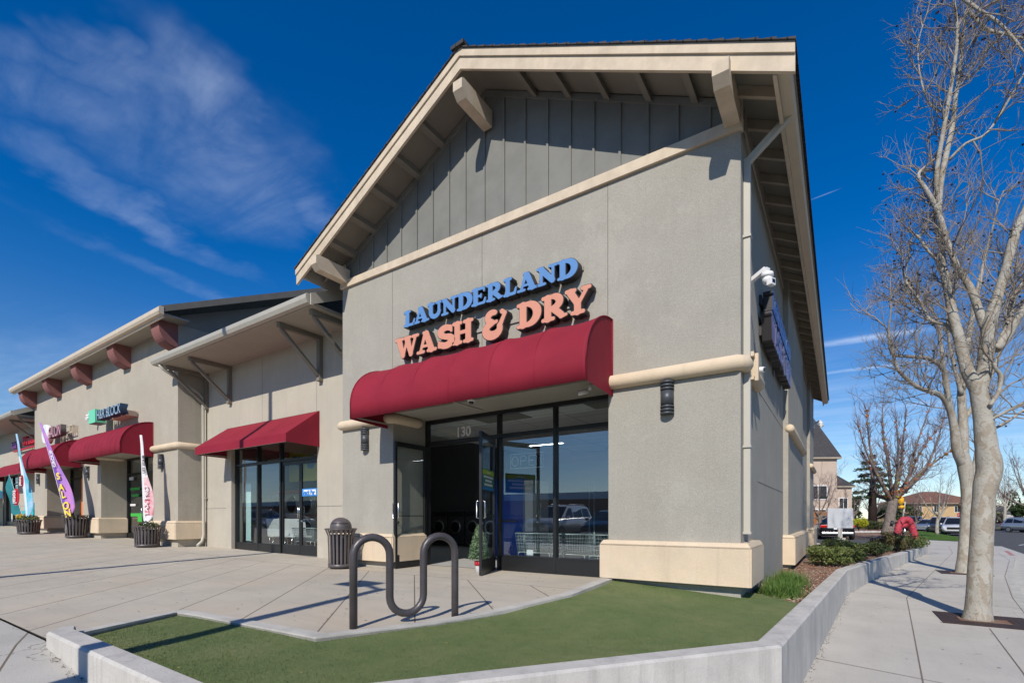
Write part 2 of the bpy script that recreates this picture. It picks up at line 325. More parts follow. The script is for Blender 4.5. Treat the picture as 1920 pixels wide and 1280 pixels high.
# bark
def bark(name,c1,c2,c3,s):
    m=mat(name,c1,.85,0,.15,.5,s,.5,30,vcol=c2,bdist=.03); n,l,b,noi,mapr,mixc,co=m_h[name]; cur=b.inputs['Base Color'].links[0].from_socket
    mp=n.new('ShaderNodeMapping'); mp.inputs['Scale'].default_value=(1,1,.55); l.new(co,mp.inputs[0])
    v=n.new('ShaderNodeTexNoise'); v.inputs['Scale'].default_value=s*1.7; v.inputs['Detail'].default_value=3; v.inputs['Distortion'].default_value=1.2; l.new(mp.outputs[0],v.inputs['Vector'])
    cur=mixc(mapr(v.outputs[0],.52,.56,0,.8),cur,c3); cur=mixc(mapr(noi(s*5,3),.60,.66,0,.6),cur,tuple(q*.6 for q in c3)); l.new(cur,b.inputs['Base Color']); return m
barks=bark('sycamore_bark',(.42,.40,.35),(.33,.31,.265),(.30,.255,.195),4.2)
barkg=bark('grey_bark',(.24,.20,.17),(.18,.15,.125),(.13,.105,.09),6)
twigm=mat('twig',(.33,.285,.24),.8,0,.2,.4,6); twigp=mat('twig_purple',(.22,.16,.16),.8,0,.2,.4,6)
barkd=mat('dark_bark',(.05,.035,.03),.9,0,.1,.4,6)
def leafm(name,c,c2):
    m=mat(name,c,.6,0,.3,.5,9,vcol=c2); b=m_h[name][2]; b.inputs['Subsurface Weight'].default_value=0; return m
leafd=leafm('foliage_dark',(.022,.045,.016),(.05,.075,.02)); leafs=leafm('foliage_shrub',(.075,.12,.03),(.17,.18,.06)); leafg=leafm('foliage_grass',(.055,.13,.02),(.13,.20,.045))
leafr=leafm('foliage_red',(.38,.06,.03),(.45,.16,.04)); leafy=leafm('foliage_yellow',(.45,.42,.02),(.25,.30,.02)); leafb=leafm('foliage_blue',(.10,.17,.09),(.17,.24,.12)); leafm_=leafm('foliage_mid',(.06,.085,.03),(.04,.05,.02))
def paint(name,c,metal=.3): return mat(name,c,.28,metal,.5,coat=.6)
# ---------------------------------------------------------------- lettering
def cap(x0,y0,x1,y1,r0,r1=None): return (x0,y0,x1,y1,r0,r0 if r1 is None else r1)
def arc(cx,cy,rx,ry,a0,a1,r,r2=None,n=14):
    o=[]; pts=[(cx+rx*math.cos(R(a0+(a1-a0)*i/n)),cy+ry*math.sin(R(a0+(a1-a0)*i/n))) for i in range(n+1)]
    rr=[r+((r2 if r2 is not None else r)-r)*math.sin(PI*i/n) for i in range(n+1)]
    return [(pts[i][0],pts[i][1],pts[i+1][0],pts[i+1][1],rr[i],rr[i+1]) for i in range(n)]
q=.078
G={'L':[cap(.32,.12,.32,.88,.155),cap(.1,.92,.54,.92,q),cap(.1,.08,.8,.08,q+.01),cap(.82,.12,.90,.36,.10,.06)],
'A':[cap(.24,.1,.50,.86,.075,.1),cap(.58,.86,.88,.12,.15,.16),cap(.32,.32,.78,.32,.065),cap(.07,.075,.42,.075,.075),cap(.68,.08,1.12,.08,q),cap(.42,.93,.62,.93,.07)],
'U':[cap(.27,.9,.27,.4,.155),cap(.9,.9,.9,.4,.10),cap(.07,.92,.5,.92,q),cap(.72,.92,1.08,.92,q)]+arc(.585,.40,.32,.27,180,360,.12,.13),
'N':[cap(.24,.1,.24,.85,.095),cap(.26,.84,.90,.16,.16,.15),cap(.93,.2,.93,.9,.085),cap(.05,.08,.45,.08,q),cap(.05,.92,.34,.92,q),cap(.74,.92,1.12,.92,q)],
'D':[cap(.28,.12,.28,.88,.155),cap(.07,.08,.5,.08,q),cap(.07,.92,.5,.92,q)]+arc(.46,.5,.44,.40,-90,90,.09,.17),
'E':[cap(.28,.12,.28,.88,.155),cap(.07,.92,.78,.92,q),cap(.07,.08,.84,.08,q),cap(.83,.90,.85,.74,.085,.05),cap(.86,.12,.92,.32,.09,.055),cap(.3,.51,.62,.51,.07),cap(.64,.60,.64,.42,.05)],
'R':[cap(.28,.12,.28,.88,.155),cap(.07,.08,.52,.08,q),cap(.07,.92,.5,.92,q),cap(.55,.44,.86,.16,.14,.13),cap(.86,.09,1.08,.12,.085,.06)]+arc(.48,.70,.32,.22,-90,90,.085,.15),
'W':[cap(.2,.86,.42,.12,.155,.11),cap(.44,.12,.66,.84,.075),cap(.68,.84,.88,.12,.155,.11),cap(.90,.12,1.13,.86,.075),cap(.03,.92,.40,.92,q),cap(.55,.92,.84,.92,q),cap(1.0,.92,1.28,.92,q)],
'S':arc(.46,.70,.24,.19,35,270,.10,.145)+arc(.46,.29,.28,.19,90,-150,.12,.15)+[cap(.68,.90,.72,.68,.07,.05),cap(.16,.1,.14,.32,.07,.05)],
'H':[cap(.27,.12,.27,.88,.155),cap(.88,.12,.88,.88,.155),cap(.3,.5,.85,.5,.08)]+[cap(a,b_,a+.42,b_,q) for a in (.06,.67) for b_ in (.08,.92)],
'&':arc(.46,.75,.22,.17,60,265,.09,.12)+arc(.46,.30,.31,.22,95,385,.10,.16)+[cap(.77,.39,.98,.78,.10,.08),cap(.98,.80,.86,.88,.08,.09),cap(.46,.53,.62,.56,.07)],
'Y':[cap(.22,.86,.52,.45,.155,.14),cap(.92,.84,.60,.42,.085),cap(.54,.42,.54,.12,.155),cap(.04,.92,.42,.92,q),cap(.76,.92,1.08,.92,q),cap(.30,.08,.80,.08,q)]}
GW={'L':.98,'A':1.19,'U':1.16,'N':1.2,'D':1.07,'E':1.0,'R':1.15,'W':1.36,'S':.80,'H':1.16,'&':1.12,'Y':1.16}
def glyph_loops(ch,grow=0.0,res=72):
    h=1.3/res; x=np.arange(-.15,1.5,h); y=np.arange(-.15,1.15,h); X,Y=np.meshgrid(x,y); k=.035; D=None
    for (x0,y0,x1,y1,r0,r1) in G[ch]:
        dx,dy=x1-x0,y1-y0; L2=dx*dx+dy*dy+1e-12
        t=np.clip(((X-x0)*dx+(Y-y0)*dy)/L2,0,1); d=np.hypot(X-x0-t*dx,Y-y0-t*dy)-(r0+(r1-r0)*t)
        if D is None: D=d
        else:
            hh=np.clip(.5+.5*(D-d)/k,0,1); D=D*(1-hh)+d*hh-k*hh*(1-hh)
    D=D-grow+1e-7; seg={}
    def e(i0,j0,i1,j1):
        a,b_=D[j0,i0],D[j1,i1]; t=a/(a-b_); return ((i0,j0,i1,j1),(x[i0]+(x[i1]-x[i0])*t,y[j0]+(y[j1]-y[j0])*t))
    nxt={}; pos={}
    for j in range(len(y)-1):
        for i in range(len(x)-1):
            c=[(i,j),(i+1,j),(i+1,j+1),(i,j+1)]; s=[D[b_,a]<0 for a,b_ in c]
            if all(s) or not any(s): continue
            ins=[];outs=[]
            for q_ in range(4):
                a,b_=c[q_],c[(q_+1)%4]
                if s[q_]!=s[(q_+1)%4]:
                    lo,hi=sorted((a,b_)); key,pt=e(*lo,*hi); pos[key]=pt
                    (outs if s[q_] else ins).append(key)
            if len(ins)==1: nxt[outs[0]]=ins[0]
            else:
                for a,b_ in zip(outs,ins): nxt[a]=b_
    loops=[]
    while nxt:
        st=next(iter(nxt)); lp=[]; cur=st
        while cur in nxt: lp.append(pos[cur]); cur=nxt.pop(cur)
        if len(lp)>6: loops.append(lp)
    return loops
def curve_mesh(name,loops,depth,mt_,bev=0):
    cu=bpy.data.curves.new(name,'CURVE'); cu.dimensions='2D'; cu.fill_mode='BOTH'; cu.extrude=depth/2; cu.bevel_depth=bev
    for lp in loops:
        sp=cu.splines.new('POLY'); sp.points.add(len(lp)-1); sp.use_cyclic_u=True
        for p_,(a,b_) in zip(sp.points,lp): p_.co=(a,b_,0,1)
    o=bpy.data.objects.new('t',cu); COL.objects.link(o); me=bpy.data.meshes.new_from_object(o); bpy.data.objects.remove(o); me.name=name
    me.materials.clear(); me.materials.append(mt_); return me
def text_mesh(name,s,size,depth,mt_,off=0,align='LEFT',sx=1):
    cu=bpy.data.curves.new(name,'FONT'); cu.body=s; cu.size=size; cu.extrude=depth/2; cu.offset=off; cu.align_x=align; cu.fill_mode='BOTH' if depth else 'FRONT'
    o=bpy.data.objects.new('t',cu); COL.objects.link(o); me=bpy.data.meshes.new_from_object(o); bpy.data.objects.remove(o); me.name=name
    me.materials.clear(); me.materials.append(mt_)
    if sx!=1: me.transform(Matrix.Scale(sx,4,(1,0,0)))
    return me
FRONT=Matrix.Rotation(R(90),4,'X')          # xy text -> faces -Y
def place_mesh(me,M,name,parent=None):
    me.transform(M); return link(name,me,parent)
def text(s,loc,size,mt_,parent,name='lettering',depth=.02,off=0,rz=0,roll=0,align='LEFT',sx=1):
    me=text_mesh(name,s,size,depth,mt_,off,align,sx)
    return place_mesh(me,Matrix.Translation(loc)@Matrix.Rotation(rz,4,'Z')@FRONT@Matrix.Rotation(roll,4,'Z'),name,parent)
# ================================================================ GROUND
def zp(x): return max(0.0,.018*(-x-11.5))
def wallz(y): return -.02 if y<8 else (-.02-(y-8)*.0135)
sheet('ground',[(-900,-900,-.95),(900,-900,-.95),(900,900,-.95),(-900,900,-.95)],dirt)
# plaza slab
m=MB(); xs=[-60,-45,-32,-25,-18,-11.5,-6.6]
for a,b_ in zip(xs,xs[1:]): m.face([(a,1.25,zp(a)),(b_,1.25,zp(b_)),(b_,9,zp(b_)),(a,9,zp(a))])
curbpts=[(-5.42,1.30,0),(-5.92,2.42,0),(-5.55,2.50,0),(-3.66,2.62,0),(-3.27,3.52,0),(-3.06,4.2,.02),(-2.80,5.3,.075),(-2.86,6.62,.12)]
m.face([(-2.80,9,0),(-5.25,9,0),(-6.6,9,0),(-6.6,1.25,0),(-5.25,1.25,0)]+[(c[0],c[1],0) for c in curbpts])
o=m.build('plaza_pavement',pav1,norm=False); o['kind']='structure'
for p_ in o.data.polygons:
    pass
bm=bmesh.new(); bm.from_mesh(o.data)
for f in bm.faces:
    if f.normal.z<0: f.normal_flip()
bm.to_mesh(o.data); bm.free()
# turf sheet
turfpts=[(-5.30,1.36,-.02),(-5.78,2.36,-.02),(-5.5,2.40,-.02),(-3.62,2.50,-.02),(-3.17,3.50,-.02),(-2.95,4.2,0),(-2.68,5.3,.05),(-2.72,6.75,.10),(-.95,7.25,.0),(-.36,6.95,-.05),(-.555,4.35,-.05),(-2.68,1.38,-.02)]
m=MB(); m.face(turfpts); bmesh.ops.triangulate(m.b,faces=m.b.faces)
o=m.build('artificial_turf',turf,norm=False); o['kind']='structure'
bm=bmesh.new(); bm.from_mesh(o.data)
for f in bm.faces:
    if f.normal.z<0: f.normal_flip()
bmesh.ops.subdivide_edges(bm,edges=bm.edges,cuts=7,use_grid_fill=True)
for v in bm.verts: v.co.z+=.012*noise.noise(v.co*1.3)
for f in bm.faces: f.smooth=True
bm.to_mesh(o.data); bm.free()
# short turf blades over the sheet
def turf_z(x,y):
    return None
bl=MB(); rnd=random.Random(3)
from mathutils.bvhtree import BVHTree
bvh=BVHTree.FromPolygons([v.co[:] for v in o.data.vertices],[p_.vertices[:] for p_ in o.data.polygons])
vs=[];fs=[]
cnt=0
while cnt<110000:
    x=rnd.uniform(-5.8,-.5); y=1.3+5.9*rnd.random()**1.5
    h=bvh.ray_cast(Vector((x,y,1)),Vector((0,0,-1)))
    cnt+=1
    if h[0] is None: continue
    z=h[0].z-.003; a=rnd.uniform(0,2*PI); w=.0028; hh=rnd.uniform(.007,.017); lx,ly=rnd.uniform(-.009,.009),rnd.uniform(-.009,.009)
    k=len(vs); vs+=[(x-w*math.cos(a),y-w*math.sin(a),z),(x+w*math.cos(a),y+w*math.sin(a),z),(x+lx,y+ly,z+hh)]; fs.append((k,k+1,k+2))
me=bpy.data.meshes.new('turf_pile'); me.from_pydata(vs,[],fs); me.materials.append(turf); tp=link('turf_pile',me); tp['kind']='stuff'; tag(tp,'short green artificial turf fibres between the concrete edging and kerb wall','turf')
# flush concrete edging of the turf
m=MB(); inner=[(-5.30,1.36),(-5.78,2.34),(-5.50,2.38),(-3.60,2.48),(-3.15,3.47),(-2.93,4.17),(-2.66,5.28),(-2.70,6.62)]
cz=[.03,.012,.012,.012,.012,.03,.085,.13]
for i in range(len(curbpts)-1):
    a,b_=curbpts[i],curbpts[i+1]; c,d=inner[i+1],inner[i]
    m.prism([(a[0],a[1],-.2),(b_[0],b_[1],-.2),(c[0],c[1],-.2),(d[0],d[1],-.2)],(0,0,.2),caps=False)
    m.face([(a[0],a[1],cz[i]),(b_[0],b_[1],cz[i+1]),(c[0],c[1],cz[i+1]),(d[0],d[1],cz[i])])
    m.face([(a[0],a[1],0),(b_[0],b_[1],0),(b_[0],b_[1],cz[i+1]),(a[0],a[1],cz[i])]); m.face([(d[0],d[1],-.1),(c[0],c[1],-.1),(c[0],c[1],cz[i+1]),(d[0],d[1],cz[i])])
tag(m.build('concrete_edging',curbm),'thin flush concrete edging bent round the artificial turf','edging')
# kerb wall round the planter
def kerbwall(name,out,inn,zt,zb,mt_,mi=None):
    m=MB(); n_=len(out); bv=.018
    for i in range(n_-1):
        A=[(out[i],zb[i]),(out[i],zt[i]-bv),None]
        o0,o1,i0,i1=out[i],out[i+1],inn[i],inn[i+1]
        def lerp(a,b_,t): return (a[0]+(b_[0]-a[0])*t,a[1]+(b_[1]-a[1])*t)
        t=.1; e0,e1=lerp(o0,i0,t),lerp(o1,i1,t); g0,g1=lerp(o0,i0,1-t),lerp(o1,i1,1-t)
        m.face([(*o0,zb[i]),(*o1,zb[i+1]),(*o1,zt[i+1]-bv),(*o0,zt[i]-bv)])
        m.face([(*o0,zt[i]-bv),(*o1,zt[i+1]-bv),(*e1,zt[i+1]),(*e0,zt[i])])
        m.face([(*e0,zt[i]),(*e1,zt[i+1]),(*g1,zt[i+1]),(*g0,zt[i])])
        m.face([(*g0,zt[i]),(*g1,zt[i+1]),(*i1,zt[i+1]-bv),(*i0,zt[i]-bv)])
        m.face([(*i0,zt[i]-bv),(*i1,zt[i+1]-bv),(*i1,zt[i+1]-.3),(*i0,zt[i]-.3)])
    for i in (0,n_-1): m.face([(*out[i],zb[i]),(*out[i],zt[i]-bv),(*inn[i],zt[i]-bv),(*inn[i],zb[i])])
    bmesh.ops.remove_doubles(m.b,verts=m.b.verts,dist=1e-4)
    bmesh.ops.subdivide_edges(m.b,edges=[e for e in m.b.edges if e.calc_length()>.8],cuts=6,use_grid_fill=True)
    return m.build(name,mt_)
WO=[(-5.46,1.34),(-5.30,1.21),(-2.56,1.21),(-.38,4.38),(-.14,8.0),(.13,12.4),(1.0,17.3),(2.2,23.4),(3.36,29.4),(3.0,29.9),(-1.0,29.9)]
WI=[(-5.40,1.42),(-5.24,1.38),(-2.66,1.38),(-.57,4.45),(-.34,8.0),(-.07,12.45),(.80,17.38),(2.0,23.5),(3.05,29.4),(2.8,29.68),(-1.0,29.68)]
WT=[.085,.085,.05,0,-.02,-.08,-.15,-.23,-.305,-.31,-.31]; WB=[-.3]*2+[-.75]*9
tag(kerbwall('kerb_wall',WO,WI,WT,WB,conc_wall),'low pale concrete kerb wall wrapping the turf corner and mulch bed','kerb wall')
# front walk (slopes down to the street level) and right-hand sidewalk
def wz(x): 
    pts=[(-60,.6),(-32,zp(-32)-.004),(-11.5,-.004),(-5.5,-.02),(-4.2,-.165),(-2.5,-.40),(-.8,-.6),(3,-.6)]
    for (a,za),(b_,zb) in zip(pts,pts[1:]):
        if x<=b_: return za+(zb-za)*(x-a)/(b_-a)
    return -.6
m=MB(); xs=[-60,-32,-25,-18,-11.5,-7,-5.5,-4.9,-4.2,-3.4,-2.5,-1.6,-.8,-.35]
for a,b_ in zip(xs,xs[1:]):
    m.face([(a,-1.6,wz(a)),(b_,-1.6,wz(b_)),(b_,1.245,wz(b_)),(a,1.245,wz(a))])
o=m.build('front_walk',pav3,norm=False); o['kind']='structure'
zs=-.6
sheet('sidewalk',[(-2.6,1.1,zs),(-.35,1.1,zs),(-.35,-1.6,zs),(1.0,-1.6,zs),(1.5,3,zs),(2.15,8,zs),(2.45,11.7,zs),(2.86,13.58,zs),(3.38,16.4,zs),(3.93,19.3,zs),(4.72,23.2,zs),(6.0,29,zs),(6.6,33,zs),(7.5,41.8,zs),(7.3,44,zs),(4.9,46.5,zs),(4.0,36,zs),(3.0,30,zs),(2.9,28,zs),(.7,17.3,zs),(-.15,12.3,zs),(-.6,4.4,zs),(-2.9,1.1,zs)],pav2)
# saw joints of the sidewalk: thin grooves filled with dirt
def strip(name,pts,w,z,mt_,kind='structure'):
    m=MB()
    for a,b_ in zip(pts,pts[1:]):
        a_=Vector((a[0],a[1],0)); c=Vector((b_[0],b_[1],0)); t=(c-a_).normalized(); nn=Vector((-t.y,t.x,0))*w/2
        m.face([a_-nn+Vector((0,0,z)),c-nn+Vector((0,0,z)),c+nn+Vector((0,0,z)),a_+nn+Vector((0,0,z))])
    o=m.build(name,mt_,norm=False)
    for p_ in o.data.polygons:
        if p_.normal.z<0: p_.flip() if hasattr(p_,'flip') else None
    o['kind']=kind; return o
strip('pavement_joint',[(.55,4.6),(.67,6.17),(.84,8.62),(1.11,12.56),(3.28,24.35),(4.26,29.71),(5.0,36)],.013,-.597,jointm)
strip('pavement_joint',[(1.35,5.2),(1.57,7.12),(1.80,9.75)],.013,-.597,jointm)
strip('pavement_joint',[(2.0,5),(2.35,9),(2.58,11.68),(2.87,13.73),(3.74,18.61),(5.29,25.69),(6.0,31.0)],.013,-.597,jointm)
for a,b_ in (((-.3,6.6),(1.75,6.0)),((1.11,12.56),(2.65,12.2)),((.9,17.5),(3.5,17.3)),((2.2,24.2),(4.9,24)),((4.2,29.8),(6.1,29.6)),((.2,12.9),(1.11,12.56)),((3.4,29.9),(4.26,29.71))):
    strip('pavement_joint',[a,b_],.010,-.5965,jointm)
# dirt and leaf litter gathered along the foot of the wall
lit=mat('litter',(.14,.085,.05),.95,0,.1,.5,20)
m=MB(); rr=random.Random(5)
for i in range(900):
    t=rr.random(); k=rr.randrange(1,8); a,b_=WO[k],WO[k+1]; x=a[0]+(b_[0]-a[0])*t; y=a[1]+(b_[1]-a[1])*t
    nx,ny=(b_[1]-a[1]),-(b_[0]-a[0]); ll=math.hypot(nx,ny); nx/=ll;ny/=ll; dd=abs(rr.gauss(0,.035))+.005
    x+=nx*dd;y+=ny*dd; z=(wz(x) if y<1.24 else -.6)+.006; s=rr.uniform(.004,.012); an=rr.uniform(0,PI)
    m.face([(x-s*math.cos(an),y-s*math.sin(an),z),(x+s*.4*math.sin(an),y-s*.4*math.cos(an),z+.004),(x+s*math.cos(an),y+s*math.sin(an),z+.002),(x-s*.4*math.sin(an),y+s*.4*math.cos(an),z+.008)])
tag(m.build('leaf_litter',lit,norm=False),'brown leaf litter gathered along the foot of the kerb wall','litter',kind='stuff')
# street
sheet('road',[(-200,-1.6,-.76),(.9,-1.6,-.76),(300,-1.6,-.76),(300,500,-.76),(3,500,-.76),(-.4,4,-.76)],asphaltn)
sheet('parking_lot',[(-200,-200,-.06),(12,-200,-.06),(12,-4,-.06),(-200,-4,-.06)],asphalt)
sheet('street_behind',[(-200,-4,-.77),(300,-4,-.77),(300,-1.62,-.77),(-200,-1.62,-.77)],asphalt)
m=MB(); m.box(-200,12,-4.15,-4.0,-.9,.06); o=m.build('lot_kerb',curbm); o['kind']='structure'
m=MB(); se=[(1.0,-1.6),(1.5,3),(2.15,8),(2.45,11.7),(2.86,13.58),(3.38,16.4),(3.93,19.3),(4.72,23.2),(6.0,29),(6.6,33),(7.5,41.8)]
kr=mat('kerb_red',(.42,.10,.10),.8,0,.2,.5,6,vcol=(.42,.36,.33))
for i,(a,b_) in enumerate(zip(se,se[1:])):
    m.mi=1 if i==8 else 0
    m.prism([(a[0],a[1],-.9),(b_[0],b_[1],-.9),(b_[0]+.15,b_[1],-.9),(a[0]+.15,a[1],-.9)],(0,0,.302))
    m.mi=0; m.face([(a[0]+.152,a[1],-.752),(b_[0]+.152,b_[1],-.752),(b_[0]+.75,b_[1],-.752),(a[0]+.75,a[1],-.752)])
o=m.build('street_kerb',[curbm,kr]); o['kind']='structure'
sheet('driveway',[(-30,30.0,-.47),(3.2,30.0,-.47),(3.9,36,-.47),(3.6,41,-.47),(1.0,44,-.45),(-2,60,-.40),(-30,60,-.40)],asphaltn)
sheet('lawn_strip',[(4.9,46.3,-.57),(7.5,43.2,-.57),(8.1,52,-.57),(8.2,75,-.57),(6.6,75,-.57)],lawnm)
sheet('verge',[(-25,41.5,-.42),(3.5,41.5,-.42),(4.9,47,-.50),(6.6,75,-.50),(5,110,-.5),(-25,110,-.42)],mulchm)
sheet('far_lawn',[(18,95,-.62),(60,80,-.62),(120,200,-.62),(40,200,-.62)],dirt)
strip('lane_marking',[(9.5,44),(10.6,47)],.10,-.755,white); strip('lane_marking',[(12.2,54),(13.5,58)],.10,-.755,white); strip('lane_marking',[(20,72),(26,76)],.12,-.755,white)
# mulch bed
m=MB(); ys=[6.9,8,10,12.4,15,17.4,20,23.5,26,29.6]; nx=10
def xin(y):
    for (a,b_) in zip(WI[3:9],WI[4:9]):
        if a[1]<=y<=b_[1]: return a[0]+(b_[0]-a[0])*(y-a[1])/(b_[1]-a[1])
    return WI[3][0] if y<8 else 3.0
g=[]
for y in [6.5]+[6.95+i*.6 for i in range(38)]+[29.66]:
    row=[]
    x1=xin(min(y,29.3))+.01; x0=-1.35 if y>7.5 else -1.0
    for i in range(nx+1):
        t=i/nx; x=x0+(x1-x0)*t; z=wallz(y)-.07+.03*noise.noise(Vector((x*2,y*2,0)))+.03*(1-t); row.append(m.b.verts.new((x,y,z)))
    g.append(row)
for r0,r1 in zip(g,g[1:]):
    for i in range(nx): f=m.b.faces.new((r0[i],r0[i+1],r1[i+1],r1[i])); f.smooth=True
o=m.build('mulch_bed',mulchm); o['kind']='structure'
m=MB(); m2=MB(); rr=random.Random(9)
for i in range(5200):
    y=7.0+22*rr.random()**1.7; x=rr.uniform(-1.2,xin(min(y,29.3))-.02); z=wallz(y)-.055+rr.uniform(0,.03); s=rr.uniform(.008,.03); a=rr.uniform(0,PI); c,si=math.cos(a)*s,math.sin(a)*s
    (m if rr.random()<.7 else m2).face([(x-c,y-si,z),(x+si*.5,y-c*.5,z+rr.uniform(0,.012)),(x+c,y+si,z+rr.uniform(0,.02)),(x-si*.5,y+c*.5,z)])
tag(m.build('wood_chips',chipm,norm=False),'reddish brown bark chips scattered over the bed by the side wall','mulch',kind='stuff')
tag(m2.build('gravel_chips',chipg,norm=False),'pale bits of gravel scattered over the bed by the side wall','gravel',kind='stuff')
# ================================================================ LAUNDROMAT BUILDING
ZR,SL,XC=8.47,.512,-5.05
HW={1:4.63,-1:4.43}
def rt(x): return ZR-SL*abs(x-XC)
B=empty('laundromat_building',(-4.95,6.75,0),'tall gabled stucco laundromat with cream trim and open glass doors','building')
XL,XR=-8.86,-1.04
m=MB()
m.box(XL,-7.31,6.75,7.648,-.6,3.04); m.box(-2.81,XR,6.75,7.648,-.8,3.04)
m.box(XL,XR,6.75,7.648,3.04,5.95)
m.box(-1.34,XR,7.648,25.4,-.8,6.2); m.box(XL,-8.56,7.648,25.4,3.4,6.2)
m.box(-7.31,-2.81,7.80,7.9,3.04,3.3)
m.box(XR,-.94,12.3,17.3,-.8,6.3); m.box(XR,-.94,21.6,24.6,-.8,6.3)
m.box(XL,XR,25.1,25.4,-.8,6.2)
m.build('stucco_wall',stucco,B)
# siding
m=MB(); 
def under(x): return rt(x)-.13
m.prism([(XL,6.80,5.95),(XR,6.80,5.95),(XR,6.80,under(XR)),(XC,6.80,under(XC)),(XL,6.80,under(XL))],(0,.3,0))
for x in (-8.82,-8.38,-7.94,-7.54,-7.13,-6.71,-6.3,-5.9,-5.52,-5.1,-4.69,-4.27,-3.85,-3.45,-3.06,-2.65,-2.24,-1.83,-1.42):
    m.box(x-.018,x+.018,6.775,6.80,6.02,under(x)-.02)
for s in (-1,1):
    xe=XL if s<0 else XR
    m.prism([(XC,6.765,under(XC)-.01),(xe,6.765,under(xe)-.01),(xe,6.765,under(xe)-.11),(XC,6.765,under(XC)-.11)],(0,.035,0))
m.build('gable_siding',siding,B)
m=MB(); m.box(XL-.03,XR+.03,6.70,6.80,5.87,6.02,.006); m.box(XL-.02,XL+.09,6.74,6.81,6.02,6.38); m.box(XR-.06,XR+.02,6.74,6.81,6.02,6.33)
m.build('gable_trim',woodc,B)
m=MB()
for y in (): pass
# control joints (reveals) on the stucco
jm=mat('control_joint',(.20,.19,.16),.9)
for x in (-5.12,-2.82,-7.33): MB().box(x-.006,x+.006,6.7475,6.75,3.9 if x!=-2.82 else 3.04,5.87).build('control_joint',jm,B)
for y0,y1,z in ((8.3,12.3,1.55),(18.0,21.6,1.55),(8.2,12.3,2.94)): MB().box(XR,XR+.003,y0,y1,z-.007,z+.007).build('control_joint',jm,B)
# roof
m=MB()
for s in (-1,1):
    xe=XC+s*HW[s]
    m.prism([(XC,6.1,rt(XC)+.01),(xe,6.1,rt(xe)+.01),(xe,6.1,rt(xe)-.12),(XC,6.1,rt(XC)-.12)],(0,19.3,0))
rf=m.build('roof',soffitg,B)
m=MB()
for s in (-1,1):
    xe=XC+s*(HW[s]+.03)
    n_=26
    for i in range(n_):  # shingle courses, each a thin lapped slab
        a=XC+(xe-XC)*i/n_; b_=XC+(xe-XC)*(i+1)/n_
        m.prism([(a,6.03,rt(a)+.012),(b_,6.03,rt(b_)+.012),(b_,6.03,rt(b_)+.04),(a,6.03,rt(a)+.018)],(0,19.45,0))
m.box(XC-.13,XC+.13,6.0,25.5,rt(XC)+.0,rt(XC)+.055)
m.build('shingles',shing,rf)
# barge boards
for s,nm in ((-1,'barge_board'),(1,'barge_board')):
    xe=XC+s*(HW[s]+.02); m=MB()
    m.prism([(XC,6.055,rt(XC)+.008),(xe,6.055,rt(xe)+.008),(xe,6.055,rt(xe)-.11),(XC,6.055,rt(XC)-.11)],(0,.04,0))
    m.prism([(XC,6.08,rt(XC)-.112),(xe,6.08,rt(xe)-.112),(xe,6.08,rt(xe)-.30),(XC,6.08,rt(XC)-.30)],(0,.045,0))
    m.build(nm,woodc,B)
# lookouts under the front overhang
for s in (-1,1):
    for i in range(1,7):
        x=XC+s*(.62*i+.35)
        if abs(x-XC)>3.7: continue
        m=MB(); z=rt(x)-.12; dz=SL*.045
        m.prism([(x-.045,6.125,z+s*dz),(x+.045,6.125,z-s*dz),(x+.045,6.125,z-.10-s*dz),(x-.045,6.125,z-.10+s*dz)],(0,.64,0))
        m.build('lookout',soffitg,B)
# big outrigger beams with a chamfered nose
for xb,zb in ((-8.72,5.95),(-5.0,7.62),(-1.13,5.94)):
    m=MB(); y0=5.95; h=.28
    m.prism([(xb-.09,6.76,zb),(xb-.09,y0+.10,zb),(xb-.09,y0,zb+.10),(xb-.09,y0,zb+h-.03),(xb-.09,y0+.05,zb+h),(xb-.09,6.76,zb+h)],(.18,0,0))
    m.build('outrigger_beam',woodc,B)
# side eaves: rafters, fascia, gutter
for s in (1,-1):
    xw=XR if s>0 else XL
    for i in range(31):
        y=6.55+i*.61
        if y>25: break
        if s<0 and i>4: break
        m=MB(); xa=xw; xb=XC+s*(HW[s]-.2)
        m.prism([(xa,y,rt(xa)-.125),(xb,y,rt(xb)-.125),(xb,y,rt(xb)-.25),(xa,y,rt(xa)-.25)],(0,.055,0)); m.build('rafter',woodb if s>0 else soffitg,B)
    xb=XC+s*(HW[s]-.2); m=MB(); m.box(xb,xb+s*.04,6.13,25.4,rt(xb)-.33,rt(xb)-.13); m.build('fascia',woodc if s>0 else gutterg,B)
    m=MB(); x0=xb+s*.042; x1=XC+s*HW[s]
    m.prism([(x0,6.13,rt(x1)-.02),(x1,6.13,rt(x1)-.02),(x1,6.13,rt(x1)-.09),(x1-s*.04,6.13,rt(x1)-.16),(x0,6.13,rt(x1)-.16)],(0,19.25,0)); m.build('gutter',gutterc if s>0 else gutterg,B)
m=MB(); zt=rt(XR)-.13
m.box(XR-.02,XR+.02,7.0,25.1,6.02,zt); m.build('frieze_board',soffitm,B)
